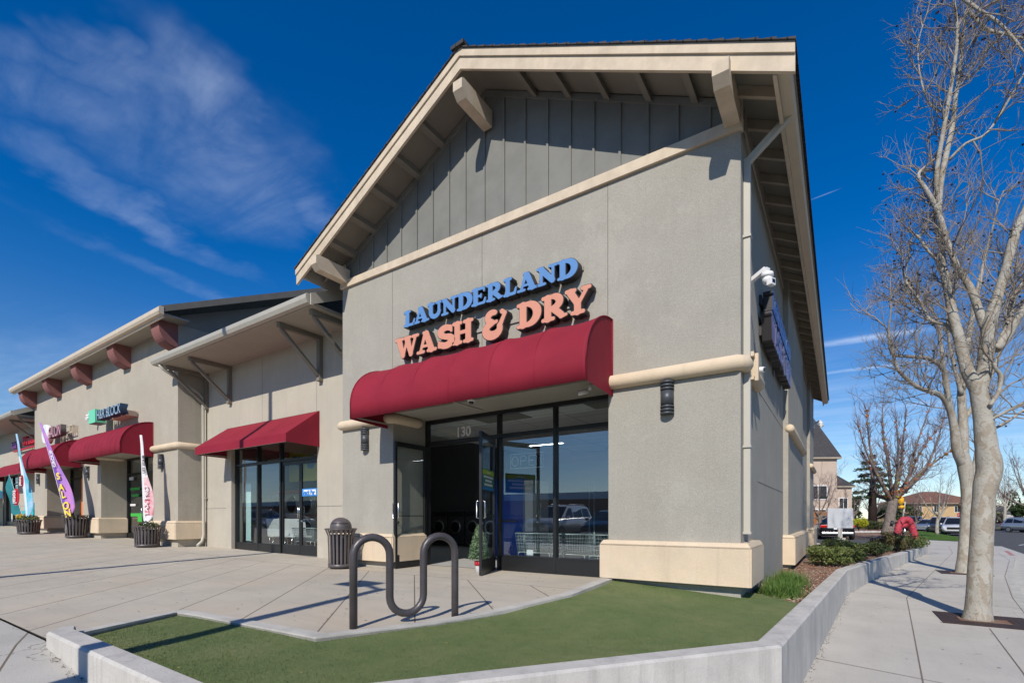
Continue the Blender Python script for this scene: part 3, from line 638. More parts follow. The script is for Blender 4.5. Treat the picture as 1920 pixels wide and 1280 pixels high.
# roll moulding
RP=B
def roll(pts,r=.10):
    # rounded ends
    p0,p1=Vector(pts[0]),Vector(pts[-1]); d0=(Vector(pts[1])-p0).normalized(); d1=(p1-Vector(pts[-2])).normalized()
    path=[p0-d0*r*.95,p0-d0*r*.7]+[Vector(p) for p in pts]+[p1+d1*r*.7,p1+d1*r*.95]
    m=MB(); m.tube(path,[r*.3,r*.75]+[r]*len(pts)+[r*.75,r*.3],14); m.build('roll_moulding',plinthm,RP)
roll([(-8.84,6.72,2.95),(-7.34,6.72,2.95),(-7.29,6.77,2.95),(-7.29,7.40,2.95)])
roll([(-2.78,6.72,2.95),(-1.07,6.72,2.95),(-1.01,6.78,2.95),(-1.01,6.90,2.95)])
roll([(-1.01,7.2,2.95),(-1.01,8.05,2.95)])
roll([(-.92,12.35,2.95),(-.92,17.2,2.95)]); roll([(-.92,21.7,2.95),(-.92,24.5,2.95)])
m=MB(); m.box(-1.04,-.88,7.08,7.17,2.78,3.14,.01); m.box(-1.04,-.92,6.98,7.08,3.08,3.14); m.box(-1.04,-.92,6.98,7.08,2.78,2.83); m.build('moulding_bracket',plinthm,B)
# plinths
def plinth(x0,x1,y0,y1,z0,z1,par,ch=.045):
    m=MB(); m.box(x0,x1,y0,y1,z0,z1-ch*1.6)
    top=[(x0,y0),(x1,y0),(x1,y1),(x0,y1)]; zt=z1-ch*1.6; ins=[(x0+ch,y0+ch),(x1-ch,y0+ch),(x1-ch,y1-ch),(x0+ch,y1-ch)]
    m.b.faces.ensure_lookup_table()
    for i in range(4):
        a,b_,c,d=top[i],top[(i+1)%4],ins[(i+1)%4],ins[i]; m.face([(*a,zt),(*b_,zt),(*c,z1),(*d,z1)])
    m.face([(*p_,z1) for p_ in ins]); bmesh.ops.remove_doubles(m.b,verts=m.b.verts,dist=1e-4)
    es=[e for e in m.b.edges if abs(e.verts[0].co.z-e.verts[1].co.z)>.3]
    bmesh.ops.bevel(m.b,geom=es,offset=.02,segments=3,affect='EDGES')
    return m.build('plinth',plinthm,par)
plinth(-2.9,-.90,6.62,7.82,.14,.68,B); plinth(-8.96,-7.2,6.62,7.60,.14,.68,B)
plinth(-1.3,-.80,12.2,17.4,-.02,.62,B); plinth(-1.3,-.80,21.5,24.7,-.05,.60,B)
# downspout at the right corner
m=MB(); m.box(-1.035,-.955,6.93,7.01,.80,5.62)
m.bar((-.995,6.97,5.58),(-.50,6.97,5.98),.075,.075,(0,1,0)); m.box(-1.045,-.945,6.92,7.02,.79,.82)
for z in (1.9,4.6): m.box(-1.04,-.945,6.91,7.03,z,z+.03)
m.build('downspout',pipec,B)
# storefront
def storefront(par,y,x0,x1,zb,zt,mull,trans,basez,doors=(),gm=glass,fw=.055,lowf=True):
    fr=MB(); d0,d1=y,y+.11
    fr.box(x0,x1,d0,d1,zt-.07,zt)
    xs=[x0]+list(mull)+[x1]
    for i,x in enumerate(xs):
        a,b_=(x,x+fw) if i==0 else ((x-fw,x) if i==len(xs)-1 else (x-fw/2,x+fw/2)); fr.box(a,b_,d0-.004,d1,zb,zt-.07)
    panes=[]
    for i in range(len(xs)-1):
        a=xs[i]+(fw if i==0 else fw/2); b_=xs[i+1]-(fw if i==len(xs)-2 else fw/2)
        fr.box(a,b_,d0+.002,d1,trans,trans+.07); panes.append((a,b_,trans+.07,zt-.07))
        if i not in doors:
            fr.box(a,b_,d0+.002,d1,zb,zb+basez); fr.box(a,b_,d0-.006,d0+.002,zb+basez-.03,zb+basez); panes.append((a,b_,zb+basez,trans))
    f=fr.build('storefront_frame',black,par)
    for a,b_,c,d in panes:
        g=MB(); g.face([(a-.01,y+.055,c-.01),(b_+.01,y+.055,c-.01),(b_+.01,y+.055,d+.01),(a-.01,y+.055,d+.01)]); g.build('window_pane',gm,f,norm=False)
    return f
def door_leaf(par,hx,hy,w,h,ang,side,z0=.01,handle=True,label=None):
    # hinge at (hx,hy); closed leaf runs along +x*side; ang swings it outward
    m=MB(); st=.055; t=.045
    m.box(0,st,-t/2,t/2,0,h); m.box(w-st,w,-t/2,t/2,0,h); m.box(st,w-st,-t/2,t/2,h-.09,h); m.box(st,w-st,-t/2,t/2,0,.26)
    m.box(st,w-st,-.006,.012,1.02,1.035)
    M=Matrix.Translation((hx,hy,z0))@Matrix.Rotation(ang,4,'Z')@Matrix.Scale(side,4,(1,0,0))
    m.b.transform(M); d=m.build('door',black,par)
    g=MB(); g.face([(st-.005,0,.255),(w-st+.005,0,.255),(w-st+.005,0,h-.085),(st-.005,0,h-.085)]); g.b.transform(M); g.build('door_glass',glassd,d,norm=False)
    if handle:
        for s2 in (-1,1):
            k=MB(); k.tube([(w-st/2,s2*.02,.98),(w-st/2,s2*.075,.99),(w-st/2,s2*.075,1.27),(w-st/2,s2*.02,1.28)],.011,8); k.b.transform(M); k.build('door_handle',chrome,d)
        k=MB(); k.box(w-.10,w-.03,-.03,.03,.88,.92); k.b.transform(M); k.build('lock',chrome,d)
    return d
storefront(B,7.65,-7.31,-2.83,.005,3.04,(-5.42,-4.2),2.52,.29,doors=(0,))
door_leaf(B,-7.25,7.60,.90,2.48,R(-88),1)
door_leaf(B,-5.47,7.60,.95,2.48,R(111),-1)
# ---- middle section
def mid_section(name,x0,x1,zb,label,full=True):
    b_=empty(name,((x0+x1)/2,7.6,zb),label,'building'); y=7.6
    sx0,sx1=(-15.13,-10.98) if full else (x0+4.5,x0+7.5)
    m=MB(); m.box(x0,sx0,y,y+.3,zb-.3,zb+5.62); m.box(sx1,x1,y,y+.3,zb-.3,zb+5.62); m.box(sx0,sx1,y,y+.3,zb+3.12,zb+5.62)
    m.box(sx0-.28,sx0,y-.03,y,zb-.3,zb+3.0)
    m.build('stucco_wall',stucco2,b_)
    for a,c in ((x0,sx0-.28),(sx1+.002,x1)): MB().box(a,c,y-.003,y,zb+1.28,zb+1.295).build('control_joint',jm,b_)
    for x in ((-13.5,-11.0) if full else ()): MB().box(x-.005,x+.005,y-.003,y,zb+3.4,zb+5.5).build('control_joint',jm,b_)
    # roof slab, soffit, gutter, rake
    xe0=x0-.2 if full else x0; xe1=(x1-.45) if full else x1-.6; zg=zb+5.62
    m=MB(); m.prism([(xe0,6.32,zg+.13),(xe0,6.32,zg-.02),(xe0,16,zg-.02+4.6),(xe0,16,zg+.13+4.75)],(xe1-xe0,0,0)); rf=m.build('roof',shing,b_)
    m=MB(); m.box(xe0+.02,xe1-.03,6.34,7.62,zg-.10,zg-.03); m.build('soffit',soffitm,b_)
    m=MB(); m.prism([(xe1,6.28,zg-.12),(xe1,6.28,zg+.12),(xe1,16,zg+.12+4.8),(xe1,16,zg-.12+4.8)],(.035,0,0)); m.build('rake_board',gutterg,b_)
    m=MB(); m.prism([(xe0-.03,6.33,zg-.09),(xe0-.03,6.24,zg-.07),(xe0-.03,6.20,zg+.01),(xe0-.03,6.20,zg+.10),(xe0-.03,6.22,zg+.10),(xe0-.03,6.23,zg+.12),(xe0-.03,6.33,zg+.12)],(xe1-xe0,0,0)); m.build('gutter',gutterg,b_)
    bx=(-16.62,-15.2,-10.8,-9.55) if full else (x1-.7,x1-2.2)
    for x in bx:
        m=MB(); w=.055; zt=zg-.10
        m.box(x-w,x+w,6.45,7.6,zt-.11,zt-.002); m.box(x-w,x+w,7.50,7.598,zt-1.05,zt-.11); m.bar((x,6.52,zt-.13),(x,7.50,zt-.98),.075,.085,(1,0,0)); m.box(x-w-.012,x+w+.012,7.485,7.599,zt-1.12,zt-1.05)
        m.build('eave_bracket',timber,b_)
    return b_
M1=mid_section('shop_building',-16.85,-8.87,0,'set back cream stucco shop with timber eave brackets and closed glass doors')
storefront(M1,7.68,-15.13,-10.98,0,3.10,(-13.9,-12.76),2.52,.27,doors=(2,))
for sd,hx in ((1,-12.72),(-1,-11.03)): 
    d=door_leaf(M1,hx,7.735,.84,2.50,0,sd,z0=.01)
m=MB(); m.tube([(-16.72,6.3,5.52),(-16.72,6.42,5.40),(-16.70,7.35,4.90),(-16.68,7.48,4.75),(-16.68,7.50,.45),(-16.68,7.45,.25),(-16.6,7.28,.13)],.045,10)
for z in (1.6,3.4): m.box(-16.75,-16.61,7.5,7.6,z,z+.03)
m.build('downspout',pipec,M1)
M3=mid_section('shop_building',-46,-32.05,.35,'farthest shop of the row with grey shingle roof and red sign',False)
storefront(M3,7.68,-41.5,-38.5,.5,3.4,(-40,),2.9,.27)
# ---- left building
LB=empty('shop_building',(-24.3,6.85,.2),'long stucco shop block with rose curved corbels and two domed awnings','building')
x0,x1,y=-31.8,-16.86,6.85
m=MB(); piers=((-31.8,-29.9),(-25.25,-23.25),(-18.65,-16.86))
for a,c in piers: m.box(a,c,y,7.75,-.1,3.30)
m.box(x0,x1,y,7.75,3.30,6.92); m.box(x1-.25,x1,7.75,16,3.42,6.92); m.box(x0,x0+.25,7.75,16,-.1,6.92)
m.build('stucco_wall',stuccoL,LB)
m=MB(); m.prism([(x1-.1,6.9,6.93),(x1-.1,16,6.93),(x1-.1,16,11.3),(x1-.1,6.9,7.2)],(.08,0,0)); m.build('gable_siding',mat('siding_pale',(.27,.26,.23),.85,0,.2,.1,2),LB)
m=MB(); m.prism([(-32.5,6.16,7.10),(-32.5,6.16,6.98),(-32.5,16,11.75),(-32.5,16,11.9)],(16.2,0,0)); m.build('roof',shing,LB)
m=MB(); m.box(-32.45,-16.35,6.22,6.95,6.90,6.95); m.build('soffit',soffitm,LB)
m=MB(); m.prism([(-16.3,6.12,6.90),(-16.3,6.12,7.08),(-16.3,16,11.88),(-16.3,16,11.6)],(.04,0,0)); m.build('rake_board',timber,LB)
m=MB(); m.prism([(-32.55,6.24,6.86),(-32.55,6.15,6.88),(-32.55,6.11,6.95),(-32.55,6.11,7.06),(-32.55,6.13,7.06),(-32.55,6.14,7.09),(-32.55,6.24,7.09)],(16.3,0,0)); m.box(-32.5,-16.32,6.242,6.28,6.80,6.95); m.build('gutter',gutterc,LB)
for xr in (-31.39,-27.76,-24.12,-20.37,-16.80):
    m=MB(); pts=[(xr-.6,6.85,6.20),(xr-.6,6.78,6.20)]
    for i in range(9):
        a=R(10+80*i/8); pts.append((xr-.6,6.78-.44*math.sin(a)*1.0,6.22+.50*(1-math.cos(a))))
    pts+=[(xr-.6,6.30,6.90),(xr-.6,6.85,6.90)]
    m.prism(pts,(.55,0,0)); m.build('corbel',corbelm,LB)
RP=LB
roll([(-18.55,6.82,3.22),(-16.9,6.82,3.22),(-16.83,6.88,3.22),(-16.83,7.5,3.22)]); roll([(-25.2,6.82,3.28),(-23.3,6.82,3.28),(-23.22,6.88,3.28),(-23.22,7.5,3.28)]); roll([(-31.7,6.82,3.32),(-29.95,6.82,3.32),(-29.87,6.88,3.32),(-29.87,7.5,3.32)])
plinth(-18.78,-16.73,6.72,7.62,.34,.90,LB); plinth(-25.38,-23.12,6.72,7.66,.42,1.0,LB); plinth(-31.9,-29.77,6.72,7.66,.52,1.08,LB)
storefront(LB,7.66,-23.25,-18.65,.14,3.3,(-21.6,-20.2),2.65,.27)
storefront(LB,7.66,-29.9,-25.25,.26,3.3,(-28.3,-26.7),2.75,.27)
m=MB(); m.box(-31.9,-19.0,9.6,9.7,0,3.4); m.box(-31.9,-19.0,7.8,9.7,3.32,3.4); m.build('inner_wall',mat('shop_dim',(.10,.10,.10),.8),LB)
# ---- interior of the laundromat
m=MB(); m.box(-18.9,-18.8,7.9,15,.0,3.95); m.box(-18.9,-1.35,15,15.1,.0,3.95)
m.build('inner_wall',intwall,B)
fl=sheet('shop_floor',[(-18.9,7.66,.008),(-1.3,7.66,.008),(-1.3,15,.008),(-18.9,15,.008)],tilefloor)
def ceiling():
    m_=ceilm; n,l,b,noi,mapr,mixc,co=m_h['ceiling_tile']; br=n.new('ShaderNodeTexBrick'); br.offset=0; br.inputs['Scale'].default_value=1; br.inputs['Brick Width'].default_value=1.22; br.inputs['Row Height'].default_value=.61; br.inputs['Mortar Size'].default_value=.012
    br.inputs['Color1'].default_value=(.80,.82,.80,1); br.inputs['Color2'].default_value=(.75,.77,.75,1); br.inputs['Mortar'].default_value=(.3,.3,.3,1); l.new(co,br.inputs['Vector']); l.new(br.outputs[0],b.inputs['Base Color'])
    m=MB(); m.box(-9.0,-1.3,7.92,15.1,3.2,3.25); m.build('ceiling',m_,B); m=MB(); m.box(-18.9,-9.0,7.92,15.1,3.9,3.95); m.box(-9.02,-9.0,7.92,15.1,3.2,3.9); m.build('ceiling',m_,B)
ceiling()
emit=bpy.data.materials.new('tube_light'); emit.use_nodes=True; eb=emit.node_tree.nodes['Principled BSDF']; eb.inputs['Emission Color'].default_value=(.9,.97,1,1); eb.inputs['Emission Strength'].default_value=7
lp=None
for i,(x,yy) in enumerate([(-7.2,12.6),(-5.2,14.0),(-2.0,13.9),(-11.5,10.5),(-14.5,10.5),(-17.4,10.5)]):
    if lp is None:
        lp=empty('ceiling_light',(0,0,0)); m=MB(); m.box(-.62,.62,-.16,.16,-.05,-.01); m.build('housing',white,lp); m=MB(); m.box(-.56,.56,-.045,.045,-.056,-.051); m.build('diffuser',emit,lp)
        tag(lp,'lit tube light on the laundromat ceiling','ceiling light','ceiling tube lights inside'); lp.location=(x,yy,3.2)
    else: dup(lp,(x,yy,3.2),0)
m=MB()
for x,yy in ((-3.5,8.9),(-6.2,8.9),(-4.6,10.9)): m.box(x-.6,x+.6,yy-.3,yy+.3,3.185,3.198)
m.build('ceiling_vent',mat('vent_dark',(.12,.12,.12),.7),B)
# ================================================================ AWNINGS
def dome_awning(x0,x1,yw,yf,zt,zb,label,nrib=6):
    A=empty('awning',((x0+x1)/2,yw,zb),label,'awning','maroon fabric awnings along the shop row')
    prof=[]; n_=12; zs=zb+.26
    for i in range(n_+1):
        a=PI/2*i/n_; prof.append((yw-.004-(yw-yf)*math.sin(a),zs+(zt-zs)*math.cos(a)))
    prof.append((yf,zb))
    m=MB(); nx=int((x1-x0)/.05); rows=[]; per=(x1-x0)/nrib
    for i in range(nx+1):
        x=x0+(x1-x0)*i/nx; ph=((x-x0)/per)%1.0; sag=(.030 if nrib<9 else .022)*math.sin(PI*ph)**.8+.008*noise.noise(Vector((x*3,0,zt)))
        row=[]
        for j,(y,z) in enumerate(prof):
            w=math.sin(PI*min(j/n_,1)) if j<=n_ else 0
            wr=.014*noise.noise(Vector((x*2.2,y*4,z*4)))
            row.append(m.b.verts.new((x,y+sag*w*.8+(wr if 0<j<n_+1 and 0<i<nx else 0),z-sag*w)))
        rows.append(row)
    for r0,r1 in zip(rows,rows[1:]):
        for j in range(len(prof)-1): f=m.b.faces.new((r0[j],r0[j+1],r1[j+1],r1[j])); f.smooth=True
    c=m.build('awning_cover',awnm,A)
    mo=c.modifiers.new('t','SOLIDIFY'); mo.thickness=.006; mo.offset=-1
    for q_ in range(1,nrib):
        x=x0+per*q_; m=MB(); m.tube([(x,y-.001,z+.001) for y,z in prof],.0022,5); m.build('seam',awnm,A)
    for x,sg in ((x0,-1),(x1,1)):
        m=MB(); m.prism([(x,y,z) for y,z in prof]+[(x,yw-.004,zb-.04)],(sg*-.006,0,0)); m.build('awning_side',awnm,A)
    m=MB()
    m.tube([(x0+.02,yf+.02,zb+.012),(x1-.02,yf+.02,zb+.012)],.014,6); m.tube([(x1+.004,yf+.0,zb+.004),(x1+.004,yf,zs)]+[(x1+.004,y,z) for y,z in prof[::-1][1:]],.009,6)
    m.tube([(x0-.004,yf+.0,zb+.004),(x0-.004,yf,zs)]+[(x0-.004,y,z) for y,z in prof[::-1][1:]],.009,6)
    m.tube([(x1+.006,yw-.012,zb-.03),(x1+.006,yw-.012,zt)],.012,6)
    m.build('piping',awnm,A)
    for x in (x0+.03,(x0+x1)/2,x1-.03): m=MB(); m.box(x-.012,x+.012,yf+.03,yw-.005,zb+.03,zb+.055); m.build('awning_frame',gutterg,A)
    return A
dome_awning(-7.46,-2.75,6.745,5.85,3.87,2.80,'large domed maroon awning over the laundromat entrance, under the sign lettering')
dome_awning(-23.4,-18.62,6.845,5.95,4.10,3.02,'domed maroon awning just right of the salon sign, under the block lettering',12)
dome_awning(-29.95,-25.4,6.845,5.95,4.12,3.04,'domed maroon awning behind the purple feather flag, under the salon sign',12)
def shed_awning(x0,x1,yw,yf,zt,zb,label):
    A=empty('awning',((x0+x1)/2,yw,zb),label,'awning','maroon fabric awnings along the shop row')
    zs=zb+.20; m=MB(); nx=int((x1-x0)/.06); prof=[(yw,zt)]+[(yw+(yf-yw)*j/8,zt+(zs-zt)*j/8) for j in range(1,9)]+[(yf,zb)]; rows=[]
    for i in range(nx+1):
        x=x0+(x1-x0)*i/nx; ph=((x-x0)/((x1-x0)/4))%1; sag=.014*math.sin(PI*ph)
        rows.append([m.b.verts.new((x,y,z-sag*math.sin(PI*j/9)+(.006*noise.noise(Vector((x*3,y*3,0))) if 0<j<9 else 0))) for j,(y,z) in enumerate(prof)])
    for r0,r1 in zip(rows,rows[1:]):
        for j in range(len(prof)-1): f=m.b.faces.new((r0[j],r0[j+1],r1[j+1],r1[j])); f.smooth=j<8
    c=m.build('awning_cover',awnm,A); mo=c.modifiers.new('t','SOLIDIFY'); mo.thickness=.006; mo.offset=-1
    for x,sg in ((x0,-1),(x1,1)):
        m=MB(); m.prism([(x,yw,zt),(x,yf,zs),(x,yf,zb),(x,yw,zb-.02)],(-sg*.006,0,0)); m.build('awning_side',awnm,A)
    m=MB(); m.tube([(x0,yf+.02,zb+.01),(x1,yf+.02,zb+.01)],.014,6); m.build('awning_frame',gutterg,A)
    for x in (x0+.02,x1-.02): m=MB(); m.box(x-.012,x+.012,yf+.03,yw-.005,zb+.02,zb+.045); m.build('awning_frame',gutterg,A)
    return A
shed_awning(-15.40,-10.88,7.595,6.70,3.68,2.80,'sloped maroon awning over the closed glass doors of the set back shop')
shed_awning(-41.5,-32.4,7.595,6.6,4.05,3.15,'farthest maroon awning, sloping out above the teal tent')
# ================================================================ SIGNS
def sign_letters(parent,lines,M,faces):
    """lines: (char, x0, x1, z0, z1, face) laid on a plane; M maps local (x right, z up, y depth) to world"""
    for ch,a,b_,z0,z1,fm in lines:
        for nm,grow,dep,yo,mt_ in (('letter',.026,.13,0,lblack),('letter_face',-.004,.012,-.071,fm)):
            lp=glyph_loops(ch,grow); sx=(b_-a)/GW[ch]; sz=z1-z0
            lp=[[(a+px*sx,z0+py*sz) for px,py in l_] for l_ in lp]
            me=curve_mesh(nm,lp,dep,mt_)
            o=place_mesh(me,M@Matrix.Translation((0,yo,0))@FRONT,nm,parent if nm=='letter' else last)
            if nm=='letter': last=o
def zx(px,py,y): u=(px-960)/F; k=y/(C_+S_*u); return (-S_+C_*u)*k,1+(970-py)/F*k
FY=6.59
def row(chars,xs,zlo,zhi,fm,drop=None):
    out=[]
    for i,(c,(a,b_)) in enumerate(zip(chars,xs)):
        xa,_=zx(640+a*.2969,600,FY); xb,_=zx(640+b_*.2969,600,FY); d=(drop or {}).get(i,(0,0)); out.append((c,xa,xb,zlo+d[0],zhi+d[1],fm))
    return out
sg=empty('shop_sign',(-5,6.75,4.0),'blue and salmon raised letters reading LAUNDERLAND WASH & DRY above the big awning','sign')
lines=row('LAUNDERLAND',[(395,470),(458,556),(546,640),(636,733),(732,830),(824,918),(918,1024),(1024,1112),(1112,1242),(1238,1368),(1366,1494)],4.575,4.87,lblue)
lines+=row('WASH&DRY',[(348,494),(478,605),(600,708),(704,836),(893,1055),(1110,1264),(1266,1432),(1418,1582)],4.0,4.40,lpeach,{4:(-.03,.02)})
sign_letters(sg,lines,Matrix.Translation((0,FY+.065,0)),None)
m=MB()
for z in (4.74,4.22): m.box(-6.8,-3.2,6.725,6.748,z-.03,z+.03)
for (c,a,b_,z0,z1,f_) in lines:
    m.box((a+b_)/2-.02,(a+b_)/2+.02,6.70,6.73,(z0+z1)/2-.03,(z0+z1)/2+.03)
m.build('raceway',stucco,sg)
sg2=empty('shop_sign',(-1.0,10,3.9),'dark cased letters with the same laundry name seen edge-on along the side wall','sign')
W_=-2.99+6.86+.17; sc=3.55/W_
l2=[(c,(a+7.03)*sc,(b_+7.03)*sc,z0,z1,f_) for c,a,b_,z0,z1,f_ in lines]
cx={lblue:4.18-4.575,lpeach:3.70-4.0}; dk={lblue:mat('letter_blue_shaded',(.02,.06,.22),.25,0,.6),lpeach:mat('letter_peach_shaded',(.10,.08,.17),.25,0,.6)}  # same face colours as the front sign, with shade and grazing sky reflection painted in
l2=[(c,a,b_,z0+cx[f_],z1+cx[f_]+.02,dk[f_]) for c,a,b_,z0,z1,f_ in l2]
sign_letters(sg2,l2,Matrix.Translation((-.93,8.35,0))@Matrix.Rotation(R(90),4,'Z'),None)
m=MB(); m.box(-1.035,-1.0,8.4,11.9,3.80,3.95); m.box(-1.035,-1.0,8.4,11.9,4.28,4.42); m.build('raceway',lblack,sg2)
# block-lettered sign and salon sign on the sand building
def lit_sign(name,loc,label,par_fn):
    e=empty(name,loc,label,'sign'); par_fn(e); return e
def hr(e):
    m=MB(); m.box(-22.62,-21.98,6.30,6.62,4.38,4.86,.01); m.build('logo_box',mint,e)
    m=MB(); m.box(-22.62,-21.98,6.302,6.64,4.375,4.379); m.build('logo_underside',navy,e)
    text('H&R BLOCK',(-21.85,6.42,4.45),.46,navy,e,'letter',.22,.010,sx=.86); text('H&R BLOCK',(-21.85,6.305,4.45),.46,mat('letter_slate',(.30,.40,.50),.4),e,'letter_face',.006,.0,sx=.86)
    m=MB(); m.box(-21.3,-19.82,6.52,6.848,4.43,4.60); m.build('raceway',plinthm,e)
lit_sign('shop_sign',(-21,6.85,4.4),'slate letters reading H&R BLOCK beside a mint green square box',hr)
def sal(e):
    m=MB(); m.tube([(-28.3,6.62,4.58),(-28.3,6.40,4.58)],.40,24); m.build('logo_disc',white,e)
    text('SALON',(-27.85,6.52,4.36),.62,canm,e,'letter',.18,.012,sx=.80); text('SALON',(-27.85,6.42,4.36),.62,mat('letter_pink',(.62,.30,.36),.4),e,'letter_face',.006,0,sx=.80)
    m=MB()
    for z in (4.46,4.74): m.box(-27.6,-25.75,6.66,6.69,z-.015,z+.015)
    for x in (-26.1,-25.78): m.box(x-.015,x+.015,6.66,6.848,4.46,4.74)
    m.build('sign_rail',gutterc,e)
lit_sign('shop_sign',(-27,6.85,4.4),'pale letters reading SALON with a round white disc beside them',sal)
def wire(e):
    text('total',(-38.6,7.42,4.85),.62,mat('letter_purple',(.16,.03,.22),.4),e,'lettering',.12,.01,sx=.85); text('Wireless',(-36.4,7.42,4.85),.66,redf,e,'lettering',.14,.012,sx=.95)
    m=MB(); m.box(-38.5,-33.2,7.40,7.50,4.66,4.72); m.build('sign_rail',redf,e)
lit_sign('shop_sign',(-36,7.6,4.6),'red and purple lettering reading Wireless on the farthest shop',wire)
# ================================================================ WALL LAMPS AND CAMERAS
wl=empty('wall_lamp',(0,0,0),None,'wall lamp','louvred wall lamps on the piers')
m=MB(); m.tube([(0,-.03,-.09),(0,-.03,.09)],.088,18); m.box(-.05,.05,-.03,0,-.22,.22); m.build('lamp_housing',sconcem,wl)
for z in (.21,.165,.12,-.12,-.165,-.21):
    m=MB(); m.tube([(0,-.03,z-.013),(0,-.03,z+.013)],[.092,.092],18); m.build('louvre',sconcem,wl)
m=MB(); m.tube([(0,-.03,-.215),(0,-.03,.215)],.060,12); m.build('diffuser',sconceg,wl)
WLs=[(-8.10,6.75,2.60,'wall lamp on the pier left of the laundromat entrance, above the litter bin'),(-1.95,6.75,2.62,'wall lamp on the wide right pier of the laundromat, under the roll moulding'),(-17.95,6.85,2.78,'wall lamp on the sand pier nearest the cream downspout'),(-24.55,6.85,2.78,'wall lamp on the pier between the orange poster and the block-sign door'),(-31.05,6.85,2.80,'wall lamp on the shaded pier beside the cyan feather flag')]
for i,(x,y,z,lb) in enumerate(WLs):
    if i==0: wl.location=(x,y-.002,z); wl['label']=lb
    else: dup(wl,(x,y-.002,z),0,lb,1 if i<2 else 1.05)
def ptz(loc,rz,label):
    e=empty('security_camera',(0,0,0),label,'security camera','white security cameras on the walls')
    m=MB(); m.box(-.02,.0,-.09,.09,-.14,.14,.005); m.box(0,.03,-.05,.05,-.08,.10,.005); m.build('wall_plate',white,e)
    m=MB(); m.bar((.02,0,.03),(.30,0,.13),.07,.06); m.box(.26,.34,-.04,.04,.06,.13); m.build('arm',white,e)
    m=MB(); m.lathe([(.03,.07),(.085,.05),(.09,.0),(.075,-.01)],.32,0,20); m.ball((.32,0,-.05),.075,2); m.build('dome',white,e)
    m=MB(); m.box(.34,.42,-.06,.06,-.16,-.05,.012); o=m.build('camera_head',white,e); m=MB(); m.box(.421,.424,-.035,.035,-.13,-.075); m.build('lens',darkglass,o)
    e.location=loc; e.rotation_euler=(0,0,rz); return e
ptz((-1.03,7.25,4.12),R(-25),'white dome camera on an arm near the top of the side wall corner').scale=(.85,.85,.85)
ptz((-23.35,6.84,4.80),R(-115),'white dome camera on the sand wall left of the block lettering')
e=ptz((-.93,24.3,4.9),R(-35),'white dome camera on the side wall far from the street corner')
def bullet(loc,rz,label,s=1):
    e=empty('security_camera',(0,0,0),label,'security camera','white security cameras on the walls')
    m=MB(); m.tube([(0,0,0),(.02,0,0),(.05,0,-.02),(.09,0,-.03)],[.045,.04,.02,.02],12); m.build('mount',white,e)
    m=MB(); m.tube([(.05,0,-.05),(.20,0,-.08)],.038,14); m.build('body',white,e); m=MB(); m.tube([(.195,0,-.079),(.204,0,-.081)],.03,14); m.build('lens',darkglass,e)
    e.location=loc; e.rotation_euler=(0,0,rz); e.scale=(s,)*3; return e
bullet((-1.03,7.42,3.06),R(-20),'small white bullet camera just above the side roll moulding')
bullet((-3.15,6.9,2.98),R(200),'small bullet camera under the right end of the big awning')
e=empty('security_camera',(-5.0,6.3,2.92),'small dome camera hanging under the middle of the big awning','security camera','white security cameras on the walls')
m=MB(); m.lathe([(.06,.03),(.065,.0),(.05,-.012)],-5.0,6.3,18,2.90); m.build('mount',white,e); m=MB(); m.ball((-5.0,6.3,2.885),.042,2); m.build('dome',darkglass,e)
# ================================================================ STREET FURNITURE
# wave bike rack
e=empty('bike_rack',(-3.45,3.33,0),'dark brown wave-shaped tubular bike rack on the edging by the turf','bike rack')
A0,A1=Vector((-3.655,2.90,0)),Vector((-3.225,3.80,0)); D=(A1-A0); Ln=D.length; D.normalize(); sp=Ln/3; r=sp/2; top=.82; low=.09
pts=[(0,-.02),(0,top-r)]
def arcp(cx,cz,a0,a1): return [(cx+r*math.cos(R(a0+(a1-a0)*i/12)),cz+r*math.sin(R(a0+(a1-a0)*i/12))) for i in range(1,13)]
pts+=arcp(r,top-r,180,0)+[(sp,low+r)]+arcp(sp+r,low+r,180,360)+[(2*sp,top-r)]+arcp(2*sp+r,top-r,180,0)+[(3*sp,.3),(3*sp,-.02)]
path=[A0+D*a+Vector((0,0,z)) for a,z in pts]
m=MB(); m.tube(path,.036,16); m.build('rack_tube',darkmetal,e)
# litter bin
def slat_vessel(name,cat,label,h,rt_,rb,n_,loc,group=None,dark=True,flare=.06):
    e=empty(name,(0,0,0),label,cat,group)
    m=MB(); w=.020
    for k in range(n_):
        a=2*PI*k/n_; ca,sa=math.cos(a),math.sin(a)
        pr=[(rb,.05),(rb*1.02,.12),(rb+(rt_-flare-rb)*.5,h*.5),(rt_-flare,h*.82),(rt_-flare*.4,h*.94),(rt_,h)]
        for (r0,z0),(r1,z1) in zip(pr,pr[1:]):
            ww=w*(r0/rt_)*1.15+.004; tx,ty=-sa*ww,ca*ww
            m.prism([(r0*ca-tx,r0*sa-ty,z0),(r0*ca+tx,r0*sa+ty,z0),(r1*ca+tx,r1*sa+ty,z1),(r1*ca-tx,r1*sa-ty,z1)],(ca*.008,sa*.008,0))
    m.build('slat_cage',canm,e)
    m=MB(); ring=[(rt_*math.cos(2*PI*i/32),rt_*math.sin(2*PI*i/32),h) for i in range(33)]; m.tube(ring,.012,8,False); m.build('rim',canm,e)
    m=MB(); m.lathe([(rb+.02,.03),(rb+.02,.10)],n=28); m.lathe([(rb*.85,0),(rb*.85,.03)],n=20); m.build('base_ring',canm,e)
    m=MB(); m.lathe([(rb*.86,.06),(rt_-flare-.05,h*.86),(rt_-flare-.06,h*.86)],n=24); m.lathe([(.001,.05),(rb*.85,.055)],n=20); m.build('liner',lblack,e)
    return e
bn=slat_vessel('litter_bin','litter bin','brown slatted litter bin with a domed lid beside the laundromat entrance',.82,.31,.23,20,None)
